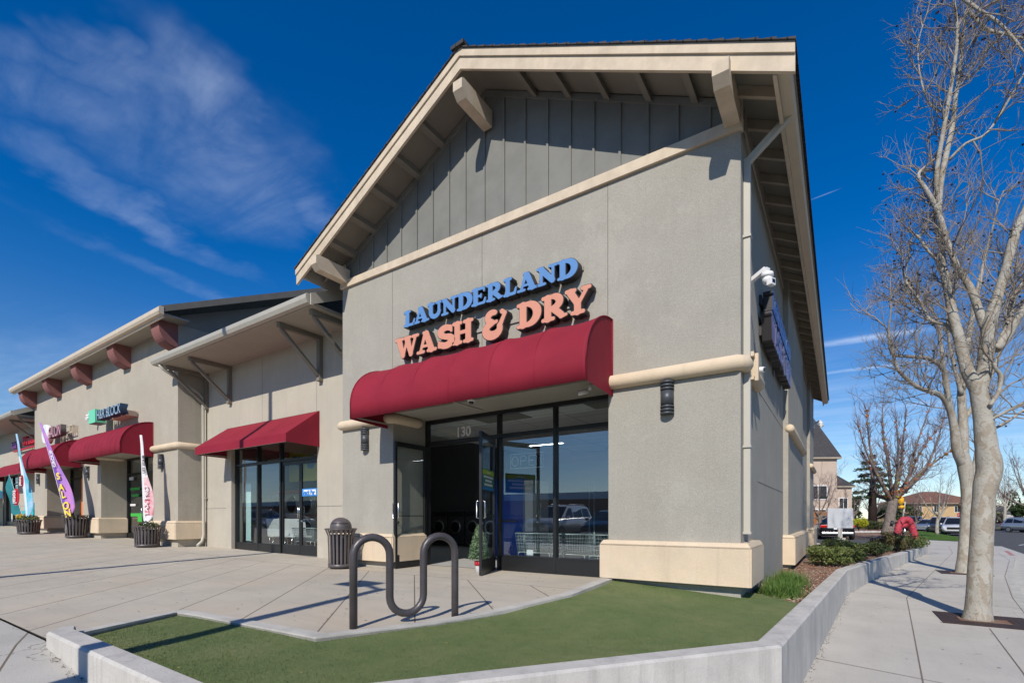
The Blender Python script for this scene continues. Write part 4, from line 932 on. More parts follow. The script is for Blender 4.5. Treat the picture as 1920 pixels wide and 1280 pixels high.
m=MB(); prof=[(.215,.74),(.215,.86)]+[(.215*math.cos(R(a)),.86+.20*math.sin(R(a))) for a in (15,30,45,60,75,88)]
m.lathe(prof,n=28); lid=m.build('lid',canm,bn)
m=MB()
for i in range(6):
    a0,a1=R(-100+i*18),R(-100+(i+1)*18); rr_=.217
    m.face([(rr_*math.cos(a0),rr_*math.sin(a0),.80),(rr_*math.cos(a1),rr_*math.sin(a1),.80),(rr_*.93*math.cos(a1),rr_*.93*math.sin(a1),.945),(rr_*.93*math.cos(a0),rr_*.93*math.sin(a0),.945)])
m.build('opening',lblack,lid,norm=False)
bn.location=(-8.22,6.22,0); bn.scale=(.96,.96,.95)
def leafcloud(m,c,rad,n_,size,rr,flat=1,shell=.0,mi=0,up=0):
    for i in range(n_):
        while True:
            p=Vector((rr.uniform(-1,1),rr.uniform(-1,1),rr.uniform(-1,1)))
            if shell<p.length<1: break
        q_=Vector(c)+Vector((p.x*rad[0],p.y*rad[1],p.z*rad[2])); s=size*rr.uniform(.6,1.3)
        a=Vector((rr.gauss(0,1),rr.gauss(0,1),rr.gauss(0,flat)+up)).normalized()*s; b_=a.orthogonal().normalized()*s*.45; b_=Matrix.Rotation(rr.uniform(0,6.3),3,a.normalized())@b_
        f=m.face([q_-a*.5,q_+b_*.5,q_+a*.5,q_-b_*.5])
        if f: f.material_index=mi
pls=[((-17.5,6.28,.105),'slatted planter holding the white feather flag, beside the sand pier',.63,.37,.30,24),((-24.2,6.38,.225),'tall slatted planter in front of the orange poster',.86,.42,.31,22),((-28.5,5.95,.30),'slatted planter with yellow flowers at the far end of the row',.60,.42,.33,24)]
for i,(loc,lb,h,rt_,rb,n_) in enumerate(pls):
    e=slat_vessel('planter','planter',lb,h,rt_,rb,n_,None,'slatted metal planters along the shop row',flare=.04)
    m=MB(); m.lathe([(.001,h*.84),(rt_-.07,h*.84)],n=20); m.build('soil',mulchm,e); e.location=loc
rr=random.Random(2)
m=MB(); leafcloud(m,(-17.35,6.28,.76),(.30,.28,.10),260,.07,rr,up=.6); leafcloud(m,(-17.25,6.2,.82),(.16,.2,.1),90,.08,rr,up=1); tag(m.build('potted_plant',leafm_,norm=False),'low dark plant in the planter at the foot of the white flag','plant')
e=empty('potted_plant',(-28.5,5.95,.9),'bushy plant with bright yellow flowers in the farthest planter','plant')
m=MB(); leafcloud(m,(-28.5,5.95,.98),(.40,.38,.13),520,.08,rr); m.build('foliage',leafs,e,norm=False)
m=MB(); leafcloud(m,(-28.72,5.85,1.04),(.24,.28,.14),330,.075,rr,flat=.3); m.build('flowers',flower,e,norm=False)
m=MB(); leafcloud(m,(-24.2,6.38,1.02),(.30,.28,.06),160,.08,rr); tag(m.build('potted_plant',leafd,norm=False),'sparse dark plant in the tall planter by the poster','plant')
# feather flags
def feather(label,base,tip,wmax,mats,texts=(),bend=.35,side=1,z_off=.12,stripe=None,stack=None):
    e=empty('feather_flag',base,label,'feather flag','tall feather flags in front of the shops')
    b_=Vector(base); t=Vector(tip); n_=26; path=[]
    lat=(t-b_); lat.z=0
    for i in range(n_+1):
        s=i/n_; p=b_.lerp(t,s); p+= -Vector((lat.x,lat.y,0))*(s-s**1.7)*.15; path.append(p)
    m=MB(); m.tube([Vector(base)+Vector((0,0,-.55))]+path,[.013]+[.013*(1-.6*i/n_) for i in range(n_+1)],6); m.build('pole',white,e)
    right=Vector((C_,S_*.55,0)).normalized()*side
    m=MB(); rows=[]
    for i,p in enumerate(path):
        s=i/n_; wd=wmax*(min(1,(s+.05)*7) if s<.12 else 1)*(1-max(0,(s-.35)/.65)**1.6)*(.92+.08*math.sin(s*9))
        if i<1: wd*=.6
        row=[]
        for j in range(7):
            f=j/6; wav=.06*math.sin(s*8+f*2.4)*f; row.append(m.b.verts.new(p+right*wd*f+Vector((-.5,-.8,0))*wav))
        rows.append(row)
    for i,(r0,r1) in enumerate(zip(rows,rows[1:])):
        for j in range(6):
            f=m.b.faces.new((r0[j],r0[j+1],r1[j+1],r1[j])); f.smooth=True
            f.material_index=(stripe(i/n_,j/6) if stripe else 0)
    fl=m.build('banner_cloth',mats,e); mo=fl.modifiers.new('t','SOLIDIFY'); mo.thickness=.004
    if stack:
        w_,sz,sa,sb,mt_=stack
        for q_,chh in enumerate(w_):
            sv=sb+(sa-sb)*q_/(len(w_)-1); p=path[int(sv*n_)]; me=text_mesh('lettering',chh,sz*(1-.3*sv),.002,mt_,.012,'CENTER')
            me.transform(Matrix.Translation(p+right*(wmax*.42)+Vector((.25,-.7,0)).normalized()*.06+Vector((0,0,-.06)))@Matrix.Rotation(math.atan2(right.y,right.x),4,'Z')@FRONT@Matrix.Rotation(R(12),4,'Z')); link('lettering',me,fl)
    for (s0,txt,sz,mt_,off_) in texts:
        i=int(s0*n_); p=path[i]; q2=path[min(i+1,n_)]; d=(q2-p).normalized(); ang=math.atan2(d.z,d.dot(right))
        me=text_mesh('lettering',txt,sz,.002,mt_,.006); rot=Matrix.Rotation(math.atan2(right.y,right.x),4,'Z')@FRONT@Matrix.Rotation(ang,4,'Z')
        pos=p+right*off_+Vector((.25,-.7,0)).normalized()*.055
        # rightwards tilt: letters climb the pole
        me.transform(Matrix.Translation(pos)@rot); link('lettering',me,fl)
    return e
k1=14.6
feather('white feather flag with grey and red lettering leaning over the nearest planter',P(270,986,14.95),P(263,815,14.95),.36,[flagw,mat('flag_red',(.62,.20,.24),.7,0,.3,.6,3,vcol=(.70,.62,.62))],
 [(.80,'S',.16,canm,.05),(.70,'LET',.17,canm,.04),(.62,'YOUR',.13,canm,.04),(.54,'TAX',.17,canm,.06),(.36,'PRO',.20,flagw,.10),(.2,'TAX',.2,flagw,.09)][1:1]+[(.58,'LET YOUR',.12,canm,.18),(.12,'TAX PRO',.22,flagw,.24)],stripe=lambda s,j:1 if .10<s<.52 and j>.1 else 0)
feather('purple feather flag with yellow lettering leaning over the tall planter',P(124,972,18.4),P(74,792,18.6),.56,[flagp,mat('flag_violet',(.16,.07,.36),.65)],[(.56,'GROUP',.20,flagw,.26)],stack=('SALON',.40,.05,.44,flagy),stripe=lambda s,j:1 if j<.3 and s<.6 else 0)
def oval(parent,c,rx,rz,mt_,txt,sz,rot=0):
    right=Vector((C_,S_*.55,0)).normalized(); m=MB(); pts=[Vector(c)+right*rx*math.cos(2*PI*i/28)+Vector((0,0,rz*math.sin(2*PI*i/28))) for i in range(28)]
    m.prism(pts,(.006,-.02,0)); o=m.build('emblem',mt_,parent); me=text_mesh('lettering',txt,sz,.004,flagw,.005,'CENTER')
    me.transform(Matrix.Translation(Vector(c)+Vector((.03,-.06,0))+right*(-.02))@Matrix.Rotation(math.atan2(right.y,right.x),4,'Z')@FRONT@Matrix.Rotation(R(-90),4,'Z')@Matrix.Translation((0,-sz*.3,0))); link('lettering',me,o)
fA=feather('dark teal feather flag with a red oval emblem beside the tent',P(43,970,20.9),P(17,889,20.9),.62,[flagt],side=-1); oval(fA,P(31,931,20.6),.17,.36,redf,'total',.30)
fB=feather('cyan feather flag with a white edge and small red emblem at the farthest planter',P(50,972,20.7),P(30,813,20.7),.42,[flagc,mat('flag_edge',(.60,.70,.80),.7)],stripe=lambda s,j:1 if j<.25 and s<.7 else 0); oval(fB,P(42,902,20.4),.07,.26,redf,'total',.2)
# tree grates
for (x,y,lb) in ((1.86,10.42,'rusty iron tree grate round the near sycamore trunk'),(2.97,19.05,'rusty iron tree grate round the second sycamore trunk')):
    e=empty('tree_grate',(x,y,-.6),lb,'tree grate'); m=MB(); a=.50; zt=-.588
    for k in range(10):
        y0=y-a+k*2*a/10; 
        if abs(y0+.04-y)<.22: m.box(x-a,x-.30,y0,y0+.082,-.599,zt); m.box(x+.30,x+a,y0,y0+.082,-.599,zt)
        else: m.box(x-a,x+a,y0,y0+.082,-.599,zt)
    for s in (-1,1): m.box(x+s*a,x+s*(a+.05),y-a,y+a,-.599,zt); m.box(x-a-.05,x+a+.05,y+s*a+(0 if s>0 else -.05),y+s*a+(.05 if s>0 else 0),-.599,zt+.001)
    m.build('grating',ironm,e); m=MB(); m.box(x-a,x+a,y-a,y+a,-.599,-.596); m.build('soil',mulchm,e)
# lamp posts of the parking lot (out of frame, they cast the long shadows)
def lamp_post(loc,h,label,arm=.9,w=.06,rz=0):
    e=empty('lamp_post',loc,label,'lamp post'); x,y,z=loc
    m=MB(); m.lathe([(.22,0),(.22,.5),(.20,.52)],x,y,20,z); m.build('base',curbm,e)
    m=MB(); m.lathe([(w*1.3,.5),(w,h)],x,y,14,z); m.build('post',black,e)
    m=MB(); m.bar((x,y,z+h-.05),(x+arm*math.cos(rz),y+arm*math.sin(rz),z+h-.02),.06,.06); m.build('arm',black,e)
    m=MB(); m.box(x+arm*math.cos(rz)-.3,x+arm*math.cos(rz)+.3,y+arm*math.sin(rz)-.2,y+arm*math.sin(rz)+.2,z+h-.12,z+h+.02,.01); m.build('lamp_head',black,e); return e
lamp_post((-11.4,.8,0),11.5,'tall dark parking lot lamp post left of the view',1.0,.085,R(200))
lamp_post((-3.68,-1.9,-.77),6.1,'shorter dark lamp post standing at the parking lot edge',.8,.085,R(160))
# ================================================================ TREES
def pxpath(pts,k0,k1=None):
    n_=len(pts); k1=k1 if k1 is not None else k0
    out=[]
    for i,p in enumerate(pts):
        k=p[2] if len(p)>2 and p[2] else k0+(k1-k0)*i/(n_-1); out.append(P(p[0],p[1],k))
    return out
def smooth_path(pts,rad,sub=4):
    o=[];ro=[]; n_=len(pts)
    for i in range(n_-1):
        p0,p1,p2,p3=pts[max(i-1,0)],pts[i],pts[i+1],pts[min(i+2,n_-1)]
        for j in range(sub):
            t=j/sub; o.append(.5*((2*p1)+(p2-p0)*t+(2*p0-5*p1+4*p2-p3)*t*t+(3*p1-p0-3*p2+p3)*t**3)); ro.append(rad[i]+(rad[i+1]-rad[i])*t)
    o.append(pts[-1]); ro.append(rad[-1]); return o,ro
def twig(m,p,d,L_,r,lev,rr,upb=.25,seeds=None,spread=.8,nchild=4,kink=.25):
    n_=4 if lev>0 else 3; path=[p]; q_=p.copy(); dd=d.normalized(); dirs=[]
    for i in range(n_):
        dd=(dd+Vector((rr.gauss(0,kink),rr.gauss(0,kink),rr.gauss(0,kink)+upb*.3))).normalized(); q_=q_+dd*L_/n_; path.append(q_.copy()); dirs.append(dd.copy())
    m.tube(path,[r*(1-.65*i/n_) for i in range(n_+1)],5 if lev>1 else 3 if lev==0 else 4,False)
    if lev>0:
        for c in range(nchild):
            t=rr.uniform(.2,1); i=min(int(t*n_),n_-1); b_=path[i].lerp(path[i+1],t*n_-i)
            ax=dirs[i].orthogonal().normalized(); ax=Matrix.Rotation(rr.uniform(0,6.28),3,dirs[i])@ax
            nd=(dirs[i]+ax*spread*rr.uniform(.6,1.3)+Vector((0,0,upb))).normalized()
            twig(m,b_,nd,L_*rr.uniform(.42,.68),r*.5,lev-1,rr,upb,seeds,spread,nchild,kink)
    elif seeds is not None and rr.random()<.035: seeds.append(path[-1]+Vector((0,0,-.05)))
def limb_tree(label,base,trunk,limbs,mtr,mtw,seed,twl=.9,tr=.012,dens=5,lev=2,upb=.25,seedballs=False,group=None,cat='tree',name='sycamore_tree',sub=4,leaves=None,nchild=4,z0=None,minr=.0,spread=.8):
    rr=random.Random(seed); e=empty(name,base,label,cat,group); m=MB()
    pts,rad=smooth_path(*trunk,sub)
    if name=='sycamore_tree': limbs=[(a,[q_*.80 for q_ in b_]) for a,b_ in limbs]; rad=[q_*.88 for q_ in rad]
    def knob(pts,rad):
        return [r_*(1+.06*noise.noise(p*3.1)+.05*noise.noise(p*9)) for p,r_ in zip(pts,rad)]
    m.tube(pts,knob(pts,rad),18)
    for lp,lr in limbs:
        a,b_=smooth_path(lp,lr,sub); m.tube(a,knob(a,b_),12 if lr[0]>.05 else 8)
    m.build('trunk',mtr,e,norm=True)
    tw=MB(); sd=[] if seedballs else None
    for lp,lr in limbs:
        a,b_=smooth_path(lp,lr,sub); Ln=sum((a[i+1]-a[i]).length for i in range(len(a)-1)); cnt=int(Ln*dens)
        for c in range(cnt):
            t=rr.uniform(.25,1)**.8*(len(a)-1); i=min(int(t),len(a)-2); p=a[i].lerp(a[i+1],t-i); d=(a[i+1]-a[i]).normalized()
            ax=Matrix.Rotation(rr.uniform(0,6.28),3,d)@d.orthogonal().normalized()
            nd=(d*.6+ax*rr.uniform(.6,1.2)+Vector((0,0,upb))).normalized(); frac=1-.45*t/(len(a)-1)
            twig(tw,p,nd,twl*rr.uniform(.5,1.15)*frac,max(tr*frac,minr),lev,rr,upb,sd,spread,nchild)
        twig(tw,a[-1],(a[-1]-a[-2]).normalized(),twl,b_[-1],lev,rr,upb,sd,spread,nchild)
    tw.build('crown',mtw,e,norm=False)
    if sd:
        s=MB()
        for p in sd: s.ball(p,.017*(twl),1)
        so_=s.build('seed_balls',barkd,e); so_['kind']='stuff'
    if leaves:
        cnt,sz,mt_,zlo,zhi=leaves; lf=MB(); vs=[v.co.copy() for v in bpy.data.objects[e.children[1].name].data.vertices]
        vs=[v for v in vs if zlo<v.z<zhi]
        cl=[rr.choice(vs) for _ in range(14)]
        for i in range(cnt):
            c=rr.choice(cl); 
            for _ in range(30):
                p=rr.choice(vs)
                if (p-c).length<.9: break
            leafcloud(lf,p,(.07,.07,.07),1,sz,rr,mi=rr.randrange(len(mt_)) if rr.random()<.5 else 0)
        lf.build('leaves',mt_,e,norm=False)
    return e
# near sycamore
k=7.75
T=pxpath([(1832,1172),(1834,1140),(1838,1060),(1842,980),(1846,920),(1855,880),(1850,840),(1844,790),(1836,740),(1832,715)],k)
tr_=([*T],[.25,.185,.165,.162,.165,.188,.165,.135,.128,.135])
limbs=[
 (pxpath([(1834,735),(1812,690),(1800,640),(1788,595),(1778,545),(1768,500),(1765,460),(1752,415)],7.75,8.0),[.12,.105,.09,.085,.075,.06,.05,.035]),
 (pxpath([(1836,730),(1846,690),(1852,630),(1860,590),(1874,545),(1886,505),(1903,440),(1925,390),(1950,320)],7.75,7.4),[.14,.125,.12,.105,.09,.08,.08,.07,.06]),
 (pxpath([(1852,625),(1838,590),(1822,545),(1808,520),(1790,490),(1772,440),(1760,400),(1742,365),(1722,330),(1736,312)],7.7,7.9),[.085,.075,.065,.055,.05,.05,.048,.045,.03,.02]),
 (pxpath([(1760,405),(1764,345),(1774,290),(1785,240),(1792,180),(1800,130),(1806,60),(1820,-10)],7.85,8.1),[.05,.05,.05,.045,.04,.035,.03,.02]),
 (pxpath([(1762,380),(1756,330),(1768,250),(1782,170),(1795,70),(1788,0)],7.9,7.6),[.045,.045,.04,.035,.03,.02]),
 (pxpath([(1780,300),(1810,270),(1850,250),(1890,190),(1925,130)],7.9,7.4),[.03,.025,.022,.02,.015]),
 (pxpath([(1866,655),(1888,630),(1905,600),(1925,575),(1950,560)],7.7,7.5),[.09,.08,.075,.07,.065]),
 (pxpath([(1868,650),(1890,610),(1900,560),(1925,520),(1945,500)],7.7,8.0),[.06,.055,.05,.045,.04]),
 (pxpath([(1856,760),(1872,735),(1876,705),(1866,690),(1862,680)],7.6,7.5),[.04,.035,.04,.03,.02]),
 (pxpath([(1850,790),(1880,775),(1925,752),(1960,740)],7.7,7.3),[.03,.027,.024,.02]),
 (pxpath([(1850,810),(1885,792),(1925,765),(1960,745)],7.7,8.2),[.028,.025,.02,.018]),
 (pxpath([(1768,500),(1740,470),(1715,440),(1702,480),(1696,540)],7.9,8.3),[.03,.026,.022,.018,.012]),
 (pxpath([(1800,640),(1775,610),(1745,600),(1722,560),(1700,530),(1692,500)],7.9,8.4),[.04,.035,.03,.025,.02,.014]),
 (pxpath([(1765,210),(1740,190),(1725,140),(1722,80),(1740,20)],8.0,8.2),[.02,.018,.015,.012,.01]),
 (pxpath([(1815,20),(1850,55),(1890,65),(1930,75)],8.0,7.6),[.035,.03,.025,.02]),
 (pxpath([(1780,-20),(1830,15),(1880,50),(1930,110)],7.6,7.2),[.03,.028,.024,.02]),
]
limb_tree('near sycamore with pale mottled trunk and bare crown at the right edge',(1.82,10.42,-.6),tr_,limbs,barks,twigm,11,twl=1.05,tr=.015,dens=8,lev=2,seedballs=True,nchild=5,group='bare sycamores along the pavement')
# second sycamore
k=14.3
T=pxpath([(1806,1078),(1808,1050),(1812,990),(1815,930),(1812,890),(1806,860),(1800,845)],k)
limbs=[
 (pxpath([(1806,868),(1795,845),(1790,805),(1782,770),(1768,745),(1750,735),(1720,725),(1690,700),(1678,680),(1672,640)],14.3,13.6),[.19,.16,.14,.11,.09,.08,.07,.06,.05,.03]),
 (pxpath([(1806,860),(1806,800),(1803,740),(1806,700),(1815,640),(1830,560),(1850,470)],14.3,14.8),[.17,.15,.13,.12,.10,.08,.05]),
 (pxpath([(1782,770),(1774,720),(1768,690),(1740,672),(1705,668),(1672,662),(1666,620)],14.2,13.5),[.10,.09,.08,.07,.055,.045,.03]),
 (pxpath([(1772,720),(1766,660),(1757,600),(1735,570),(1712,560),(1700,545)],14.2,14.5),[.07,.06,.05,.04,.03,.02]),
 (pxpath([(1805,790),(1825,760),(1860,700),(1880,640),(1890,560)],14.4,14.9),[.09,.08,.07,.05,.04]),
 (pxpath([(1803,740),(1790,690),(1780,640),(1776,560),(1790,480)],14.4,14.1),[.07,.06,.05,.04,.03]),
 (pxpath([(1815,930),(1828,870),(1840,800),(1870,740)],14.4,14.9),[.09,.08,.06,.04]),
]
limb_tree('second sycamore, partly hidden behind the near trunk, with long bare limbs reaching left',(2.97,19.05,-.6),([*T],[.25,.19,.175,.18,.20,.19,.16]),limbs,barks,twigm,12,twl=1.8,tr=.021,dens=6,lev=2,seedballs=False,nchild=5,group='bare sycamores along the pavement')
# ornamental pear with leftover red leaves
rr=random.Random(4); k=31.0
T=pxpath([(1664,1002),(1668,975),(1672,950),(1675,935)],k); L_=[]
for (x1,y1,x2,y2,dk) in ((1640,880,1625,770,0),(1665,860,1655,760,1),(1690,870,1700,770,-1),(1650,900,1610,800,-1),(1700,900,1760,800,1),(1720,890,1790,840,-1),(1640,920,1618,850,1),(1735,880,1770,780,2),(1682,890,1680,790,-2),(1700,905,1745,760,-1)):
    L_.append((pxpath([(1674,940),((1674+x1)/2,(930+y1)/2+8),(x1,y1),((x1+x2)/2+rr.uniform(-6,6),(y1+y2)/2),(x2,y2)],k,k+dk),[.13,.105,.08,.05,.022]))
limb_tree('bare vase-shaped tree holding a few red and orange leaves behind the red pipe fitting',(3.3,48.5,-.4),([*T],[.36,.28,.27,.26]),L_,barkg,twigp,5,twl=1.6,tr=.026,dens=6,lev=2,upb=.5,name='pear_tree',leaves=(1500,.17,[leafr,mat('foliage_orange',(.50,.20,.03),.6),leafy],2.2,7.8),nchild=3)
def bare_tree(px,py,k,hpx,wpx,label,seed,mt_=twigp,mtr=barkg,n_=7,tr=.02,name='bare_tree',dens=2.6,group='bare trees in the distance',lev=2):
    rr=random.Random(seed); base=P(px,py,k); sc=k/F; T=[base,base+Vector((0,0,hpx*.14*sc)),base+Vector((rr.uniform(-.1,.1),0,hpx*.28*sc))]; r0=max(.08,hpx*sc*.022); Ls=[]
    rt_=Vector((C_,S_,0))
    for i in range(n_):
        a=(i/(n_-1)-.5)*2; dz=hpx*(.8-.25*a*a)*sc; lat=a*wpx*.40*sc; dp=rr.uniform(-.35,.35)*wpx*sc
        s=T[2]-Vector((0,0,rr.uniform(0,.1)*hpx*sc)); e_=base+rt_*lat+Vector((-S_,C_,0))*dp+Vector((0,0,dz))
        mid=s.lerp(e_,.45)+Vector((0,0,-.04*hpx*sc))+rt_*a*.05*wpx*sc
        Ls.append(([s,mid,e_],[r0*.55,r0*.32,r0*.1]))
    return limb_tree(label,base,(T,[r0*1.2,r0,r0*.8]),Ls,mtr,mt_,seed,twl=hpx*sc*.26,tr=tr,dens=dens*1.4,lev=lev,upb=.35,name=name,sub=3,group=group,nchild=4)
bare_tree(1538,1003,33,135,88,'purplish bare tree against the tall cream house, beside the laundromat corner',21,tr=.016,dens=4)
bare_tree(1757,1001,41,125,70,'thin young bare tree on the lawn strip in front of the parked cars',22,tr=.014,dens=2,mtr=barks)
bare_tree(1716,1000,44,95,46,'slim bare sapling left of the parked cars',23,tr=.014,dens=2)
bare_tree(1884,978,72,110,95,'wide bare tree across the street right of the near trunk',24,tr=.03,dens=1.6,mtr=barks)
bare_tree(1930,980,60,150,110,'bare tree at the right edge above the silver car',25,tr=.03,dens=1.6)
bare_tree(1640,985,95,70,70,'far bare tree between the conifer and the pear tree',26,tr=.04,dens=1.2)
bare_tree(1600,985,90,80,60,'far bare tree right of the tall cream house',27,tr=.04,dens=1.2)
bare_tree(1862,975,120,70,60,'small far bare tree just right of the near trunk',28,tr=.05,dens=1)
# conifer and evergreens
def conifer(px,py,k,hpx,wpx,label,seed,mt_=leafd,tiers=14,trunk_frac=.35,group=None,name='conifer_tree'):
    rr=random.Random(seed); base=P(px,py,k); sc=k/F; H=hpx*sc; e=empty(name,base,label,'tree',group)
    m=MB(); m.tube([base,base+Vector((0,0,H*.5)),base+Vector((0,0,H*.97))],[wpx*sc*.065,wpx*sc*.05,.03],8); m.build('trunk',barkd,e)
    m=MB()
    for t in range(tiers):
        f=t/(tiers-1); z=H*(trunk_frac+(1-trunk_frac)*f); R_=wpx*sc*.5*(1-f)**.75*rr.uniform(.75,1.1)+.15
        for b_ in range(9):
            a=rr.uniform(0,6.28); L_=R_*rr.uniform(.55,1.1)
            for q_ in range(26):
                s=rr.random()**.6; c=base+Vector((math.cos(a)*L_*s,math.sin(a)*L_*s,z-L_*s*.12+rr.gauss(0,.05*H/6))); leafcloud(m,c,(.28*H/8,.28*H/8,.10*H/8),2,.30*H/8,rr,flat=.4)
    m.build('crown',mt_,e,norm=False); return e
conifer(1636,996,62,140,118,'dark conifer with layered branches and a thick dark trunk behind the pear tree',31,tiers=8,trunk_frac=.48)
def bushy(c,rad,label,mt_,seed,n_=1500,size=.09,name='shrub',cat='shrub',group=None,lumps=9,stem=True):
    rr=random.Random(seed); e=empty(name,(c[0],c[1],c[2]-rad[2]),label,cat,group); m=MB(); C3=Vector(c)
    for i in range(lumps):
        o=Vector((rr.uniform(-.62,.62)*rad[0],rr.uniform(-.62,.62)*rad[1],rr.uniform(-.5,.45)*rad[2])); f=rr.uniform(.38,.60)
        leafcloud(m,C3+o,(rad[0]*f,rad[1]*f,rad[2]*f),n_//lumps,size,rr,shell=.55,up=.3)
    m.build('foliage',mt_,e,norm=False)
    m=MB()
    for i in range(5): m.tube([C3+Vector((0,0,-rad[2])),C3+Vector((rr.uniform(-.5,.5)*rad[0],rr.uniform(-.5,.5)*rad[1],rr.uniform(-.2,.3)*rad[2]))],[rad[2]*.05,rad[2]*.02],5)
    m.build('stem',barkd,e); return e
def tree_leafy(px,py,k,hpx,wpx,label,seed,mt_=leafd,size=.4,n_=2600):
    base=P(px,py,k); sc=k/F; H=hpx*sc; Wd=wpx*sc; rr=random.Random(seed); e=empty('evergreen_tree',base,label,'tree','dark evergreens in the distance'); m=MB(); m.tube([base,base+Vector((0,0,H*.7))],[Wd*.05,Wd*.02],7); m.build('trunk',barkd,e); m=MB()
    for i in range(12):
        o=Vector((rr.uniform(-.36,.36)*Wd,rr.uniform(-.36,.36)*Wd,H*rr.uniform(.3,.85))); f=rr.uniform(.15,.26); leafcloud(m,base+o,(Wd*f,Wd*f,H*f*.7),n_//12,size,rr,shell=.4)
    m.build('crown',mt_,e,norm=False); return e
tree_leafy(1912,985,95,75,50,'dark evergreen behind the silver car at the right edge',41,n_=1800,size=.6)
tree_leafy(1598,985,100,60,40,'dark evergreen peeping out right of the tall cream house',42,n_=1500,size=.6,mt_=leafm_)
tree_leafy(1665,985,110,48,46,'low dark evergreen far behind the red pipe fitting',43,n_=1500,size=.6)
tree_leafy(1705,985,105,40,44,'low dark evergreen left of the tan house',44,n_=1500,size=.6,mt_=leafm_)
tree_leafy(1842,980,150,45,40,'far evergreen glimpsed beside the near trunk',45,n_=1200,size=.8,mt_=leafm_)
# shrubs in the bed
bushy((-.22,14.2,.09),(.52,.80,.27),'low green juniper-like shrub nearest the street in the mulch bed',leafs,51,3600,.075,group='low shrubs in the mulch bed')
bushy((.0,16.2,.12),(.60,.85,.33),'taller middle green shrub in the mulch bed',leafs,52,3600,.085,group='low shrubs in the mulch bed')
bushy((.95,20.0,-.02),(.50,1.0,.26),'third green shrub of the mulch bed, nearer the red pipe fitting',leafm_,53,3600,.08,group='low shrubs in the mulch bed')
bushy((2.1,26.0,.02),(.9,.9,.36),'bright low plant at the foot of the red pipe fitting',leafs,54,3000,.09,group='low shrubs in the mulch bed')
bushy((1.6,24.2,.10),(.7,.7,.48),'loose brownish shrub left of the red pipe fitting',mat('foliage_brown',(.14,.10,.05),.7,0,.2,.5,8,vcol=(.07,.09,.03)),55,2600,.08,group='low shrubs in the mulch bed')
c=P(1610,979,40); bushy(tuple(c),(.62,.62,.62),'bright yellow-green shrub behind the white box',leafy,56,2200,.12)
c=P(1575,985,52); bushy(tuple(c),(2.2,1,.9),'dark green hedge behind the black car',leafd,57,2200,.2)
c=P(1652,984,58); bushy(tuple(c),(3.0,1,.7),'dusty hedge between the conifer trunk and the pear tree',leafm_,58,2400,.2)
# blades of grass beside the plinth
e=empty('grass_tuft',(-.72,8.2,-.05),'tuft of long green grass growing beside the peach plinth at the side wall','grass tuft'); rr=random.Random(8)
vs=[];fs=[]
for i in range(5200):
    cx,cy=rr.gauss(-.70,.11),rr.choice((rr.gauss(7.75,.22),rr.gauss(8.9,.42))); h=rr.uniform(.05,.29)*(1.05 if cy>8.3 else .85)*(.6+.8*abs(noise.noise(Vector((cx*5,cy*5,0)))+.3)); a=rr.uniform(0,6.28); ln_=rr.uniform(.03,.22); w=.0048
    cx=min(max(cx,-1.0),-.38)
    dx,dy=math.cos(a),math.sin(a); z0=wallz(cy)-.06; k_=len(vs)
    for t in (0,.4,.75,1):
        o=ln_*t*t; ww=w*(1-t)+.0004; vs+= [(cx+dx*o-dy*ww,cy+dy*o+dx*ww,z0+h*(t-.25*t*t*ln_*4)),(cx+dx*o+dy*ww,cy+dy*o-dx*ww,z0+h*(t-.25*t*t*ln_*4))]
    for j in range(3): b_=k_+j*2; fs.append((b_,b_+1,b_+3,b_+2))
me=bpy.data.meshes.new('blades'); me.from_pydata(vs,[],fs); me.materials.append(leafg); link('blades',me,e)
# ================================================================ RED PIPE FITTING, BOX, SIGNAL
e=empty('pipe_fitting',P(1694,1008,26.5),'red wrapped arched backflow pipe fitting standing in the planting','pipe fitting'); k=26.5
m=MB(); pp=pxpath([(1680,1016),(1683,998),(1686,984),(1694,974),(1704,975),(1710,988),(1714,1002),(1716,1018)],k)
m.tube(smooth_path(pp,[.17]*8,4)[0],[.17+.03*noise.noise(Vector((i*.9,3,1))) for i in range(29)],14); m.build('wrapped_pipe',redp,e)
m=MB(); m.tube(pxpath([(1684,986),(1700,984)],k),.13,12); m.build('wrapped_valve',redp,e)
m=MB(); m.tube(pxpath([(1672,981),(1684,979)],k),.04,8); m.tube(pxpath([(1673,976),(1671,986)],k),.07,8); m.build('valve_handle',black,e)
m=MB(); m.tube(pxpath([(1697,1015),(1696,985)],k),.03,8); m.build('support_pipe',chrome,e)
m=MB()
for a,b_ in (((1681,1000),(1690,1001)),((1689,975),(1692,983)),((1706,983),(1713,980))): m.tube(pxpath([a,b_],k-.19),.018,6)
m.build('strap',black,e)
k=25.5; c=P(1575,971,k); e=empty('display_board',(c.x,c.y,-.25),'blank pale grey board on a short post beside the black car','board'); bw=42*k/F/2; bh=37*k/F/2
M_=Matrix.Translation(c)@Matrix.Rotation(R(18),4,'Z')
m=MB(); m.box(-bw,bw,-.05,.05,-bh,bh,.01); m.b.transform(M_); m.build('panel',mat('board_grey',(.52,.54,.57),.4,0,.4,.15,2),e)
m=MB(); m.box(-.10,.10,-.05,.05,-bh-.55,-bh); m.box(-.22,.22,-.12,.12,-bh-.62,-bh-.5); m.b.transform(M_); m.build('post',conc_wall,e)
k=46; c=P(1689,1002,k); e=empty('traffic_signal',c,'yellow traffic signal head on a thin pole seen through the pear tree','traffic signal')
m=MB(); m.tube([c,P(1697,940,k)],.07,8); m.build('pole',pipec,e)
ym=mat('signal_yellow',(.80,.42,.01),.4); c=P(1689,938,k); c2=P(1690,950,k)
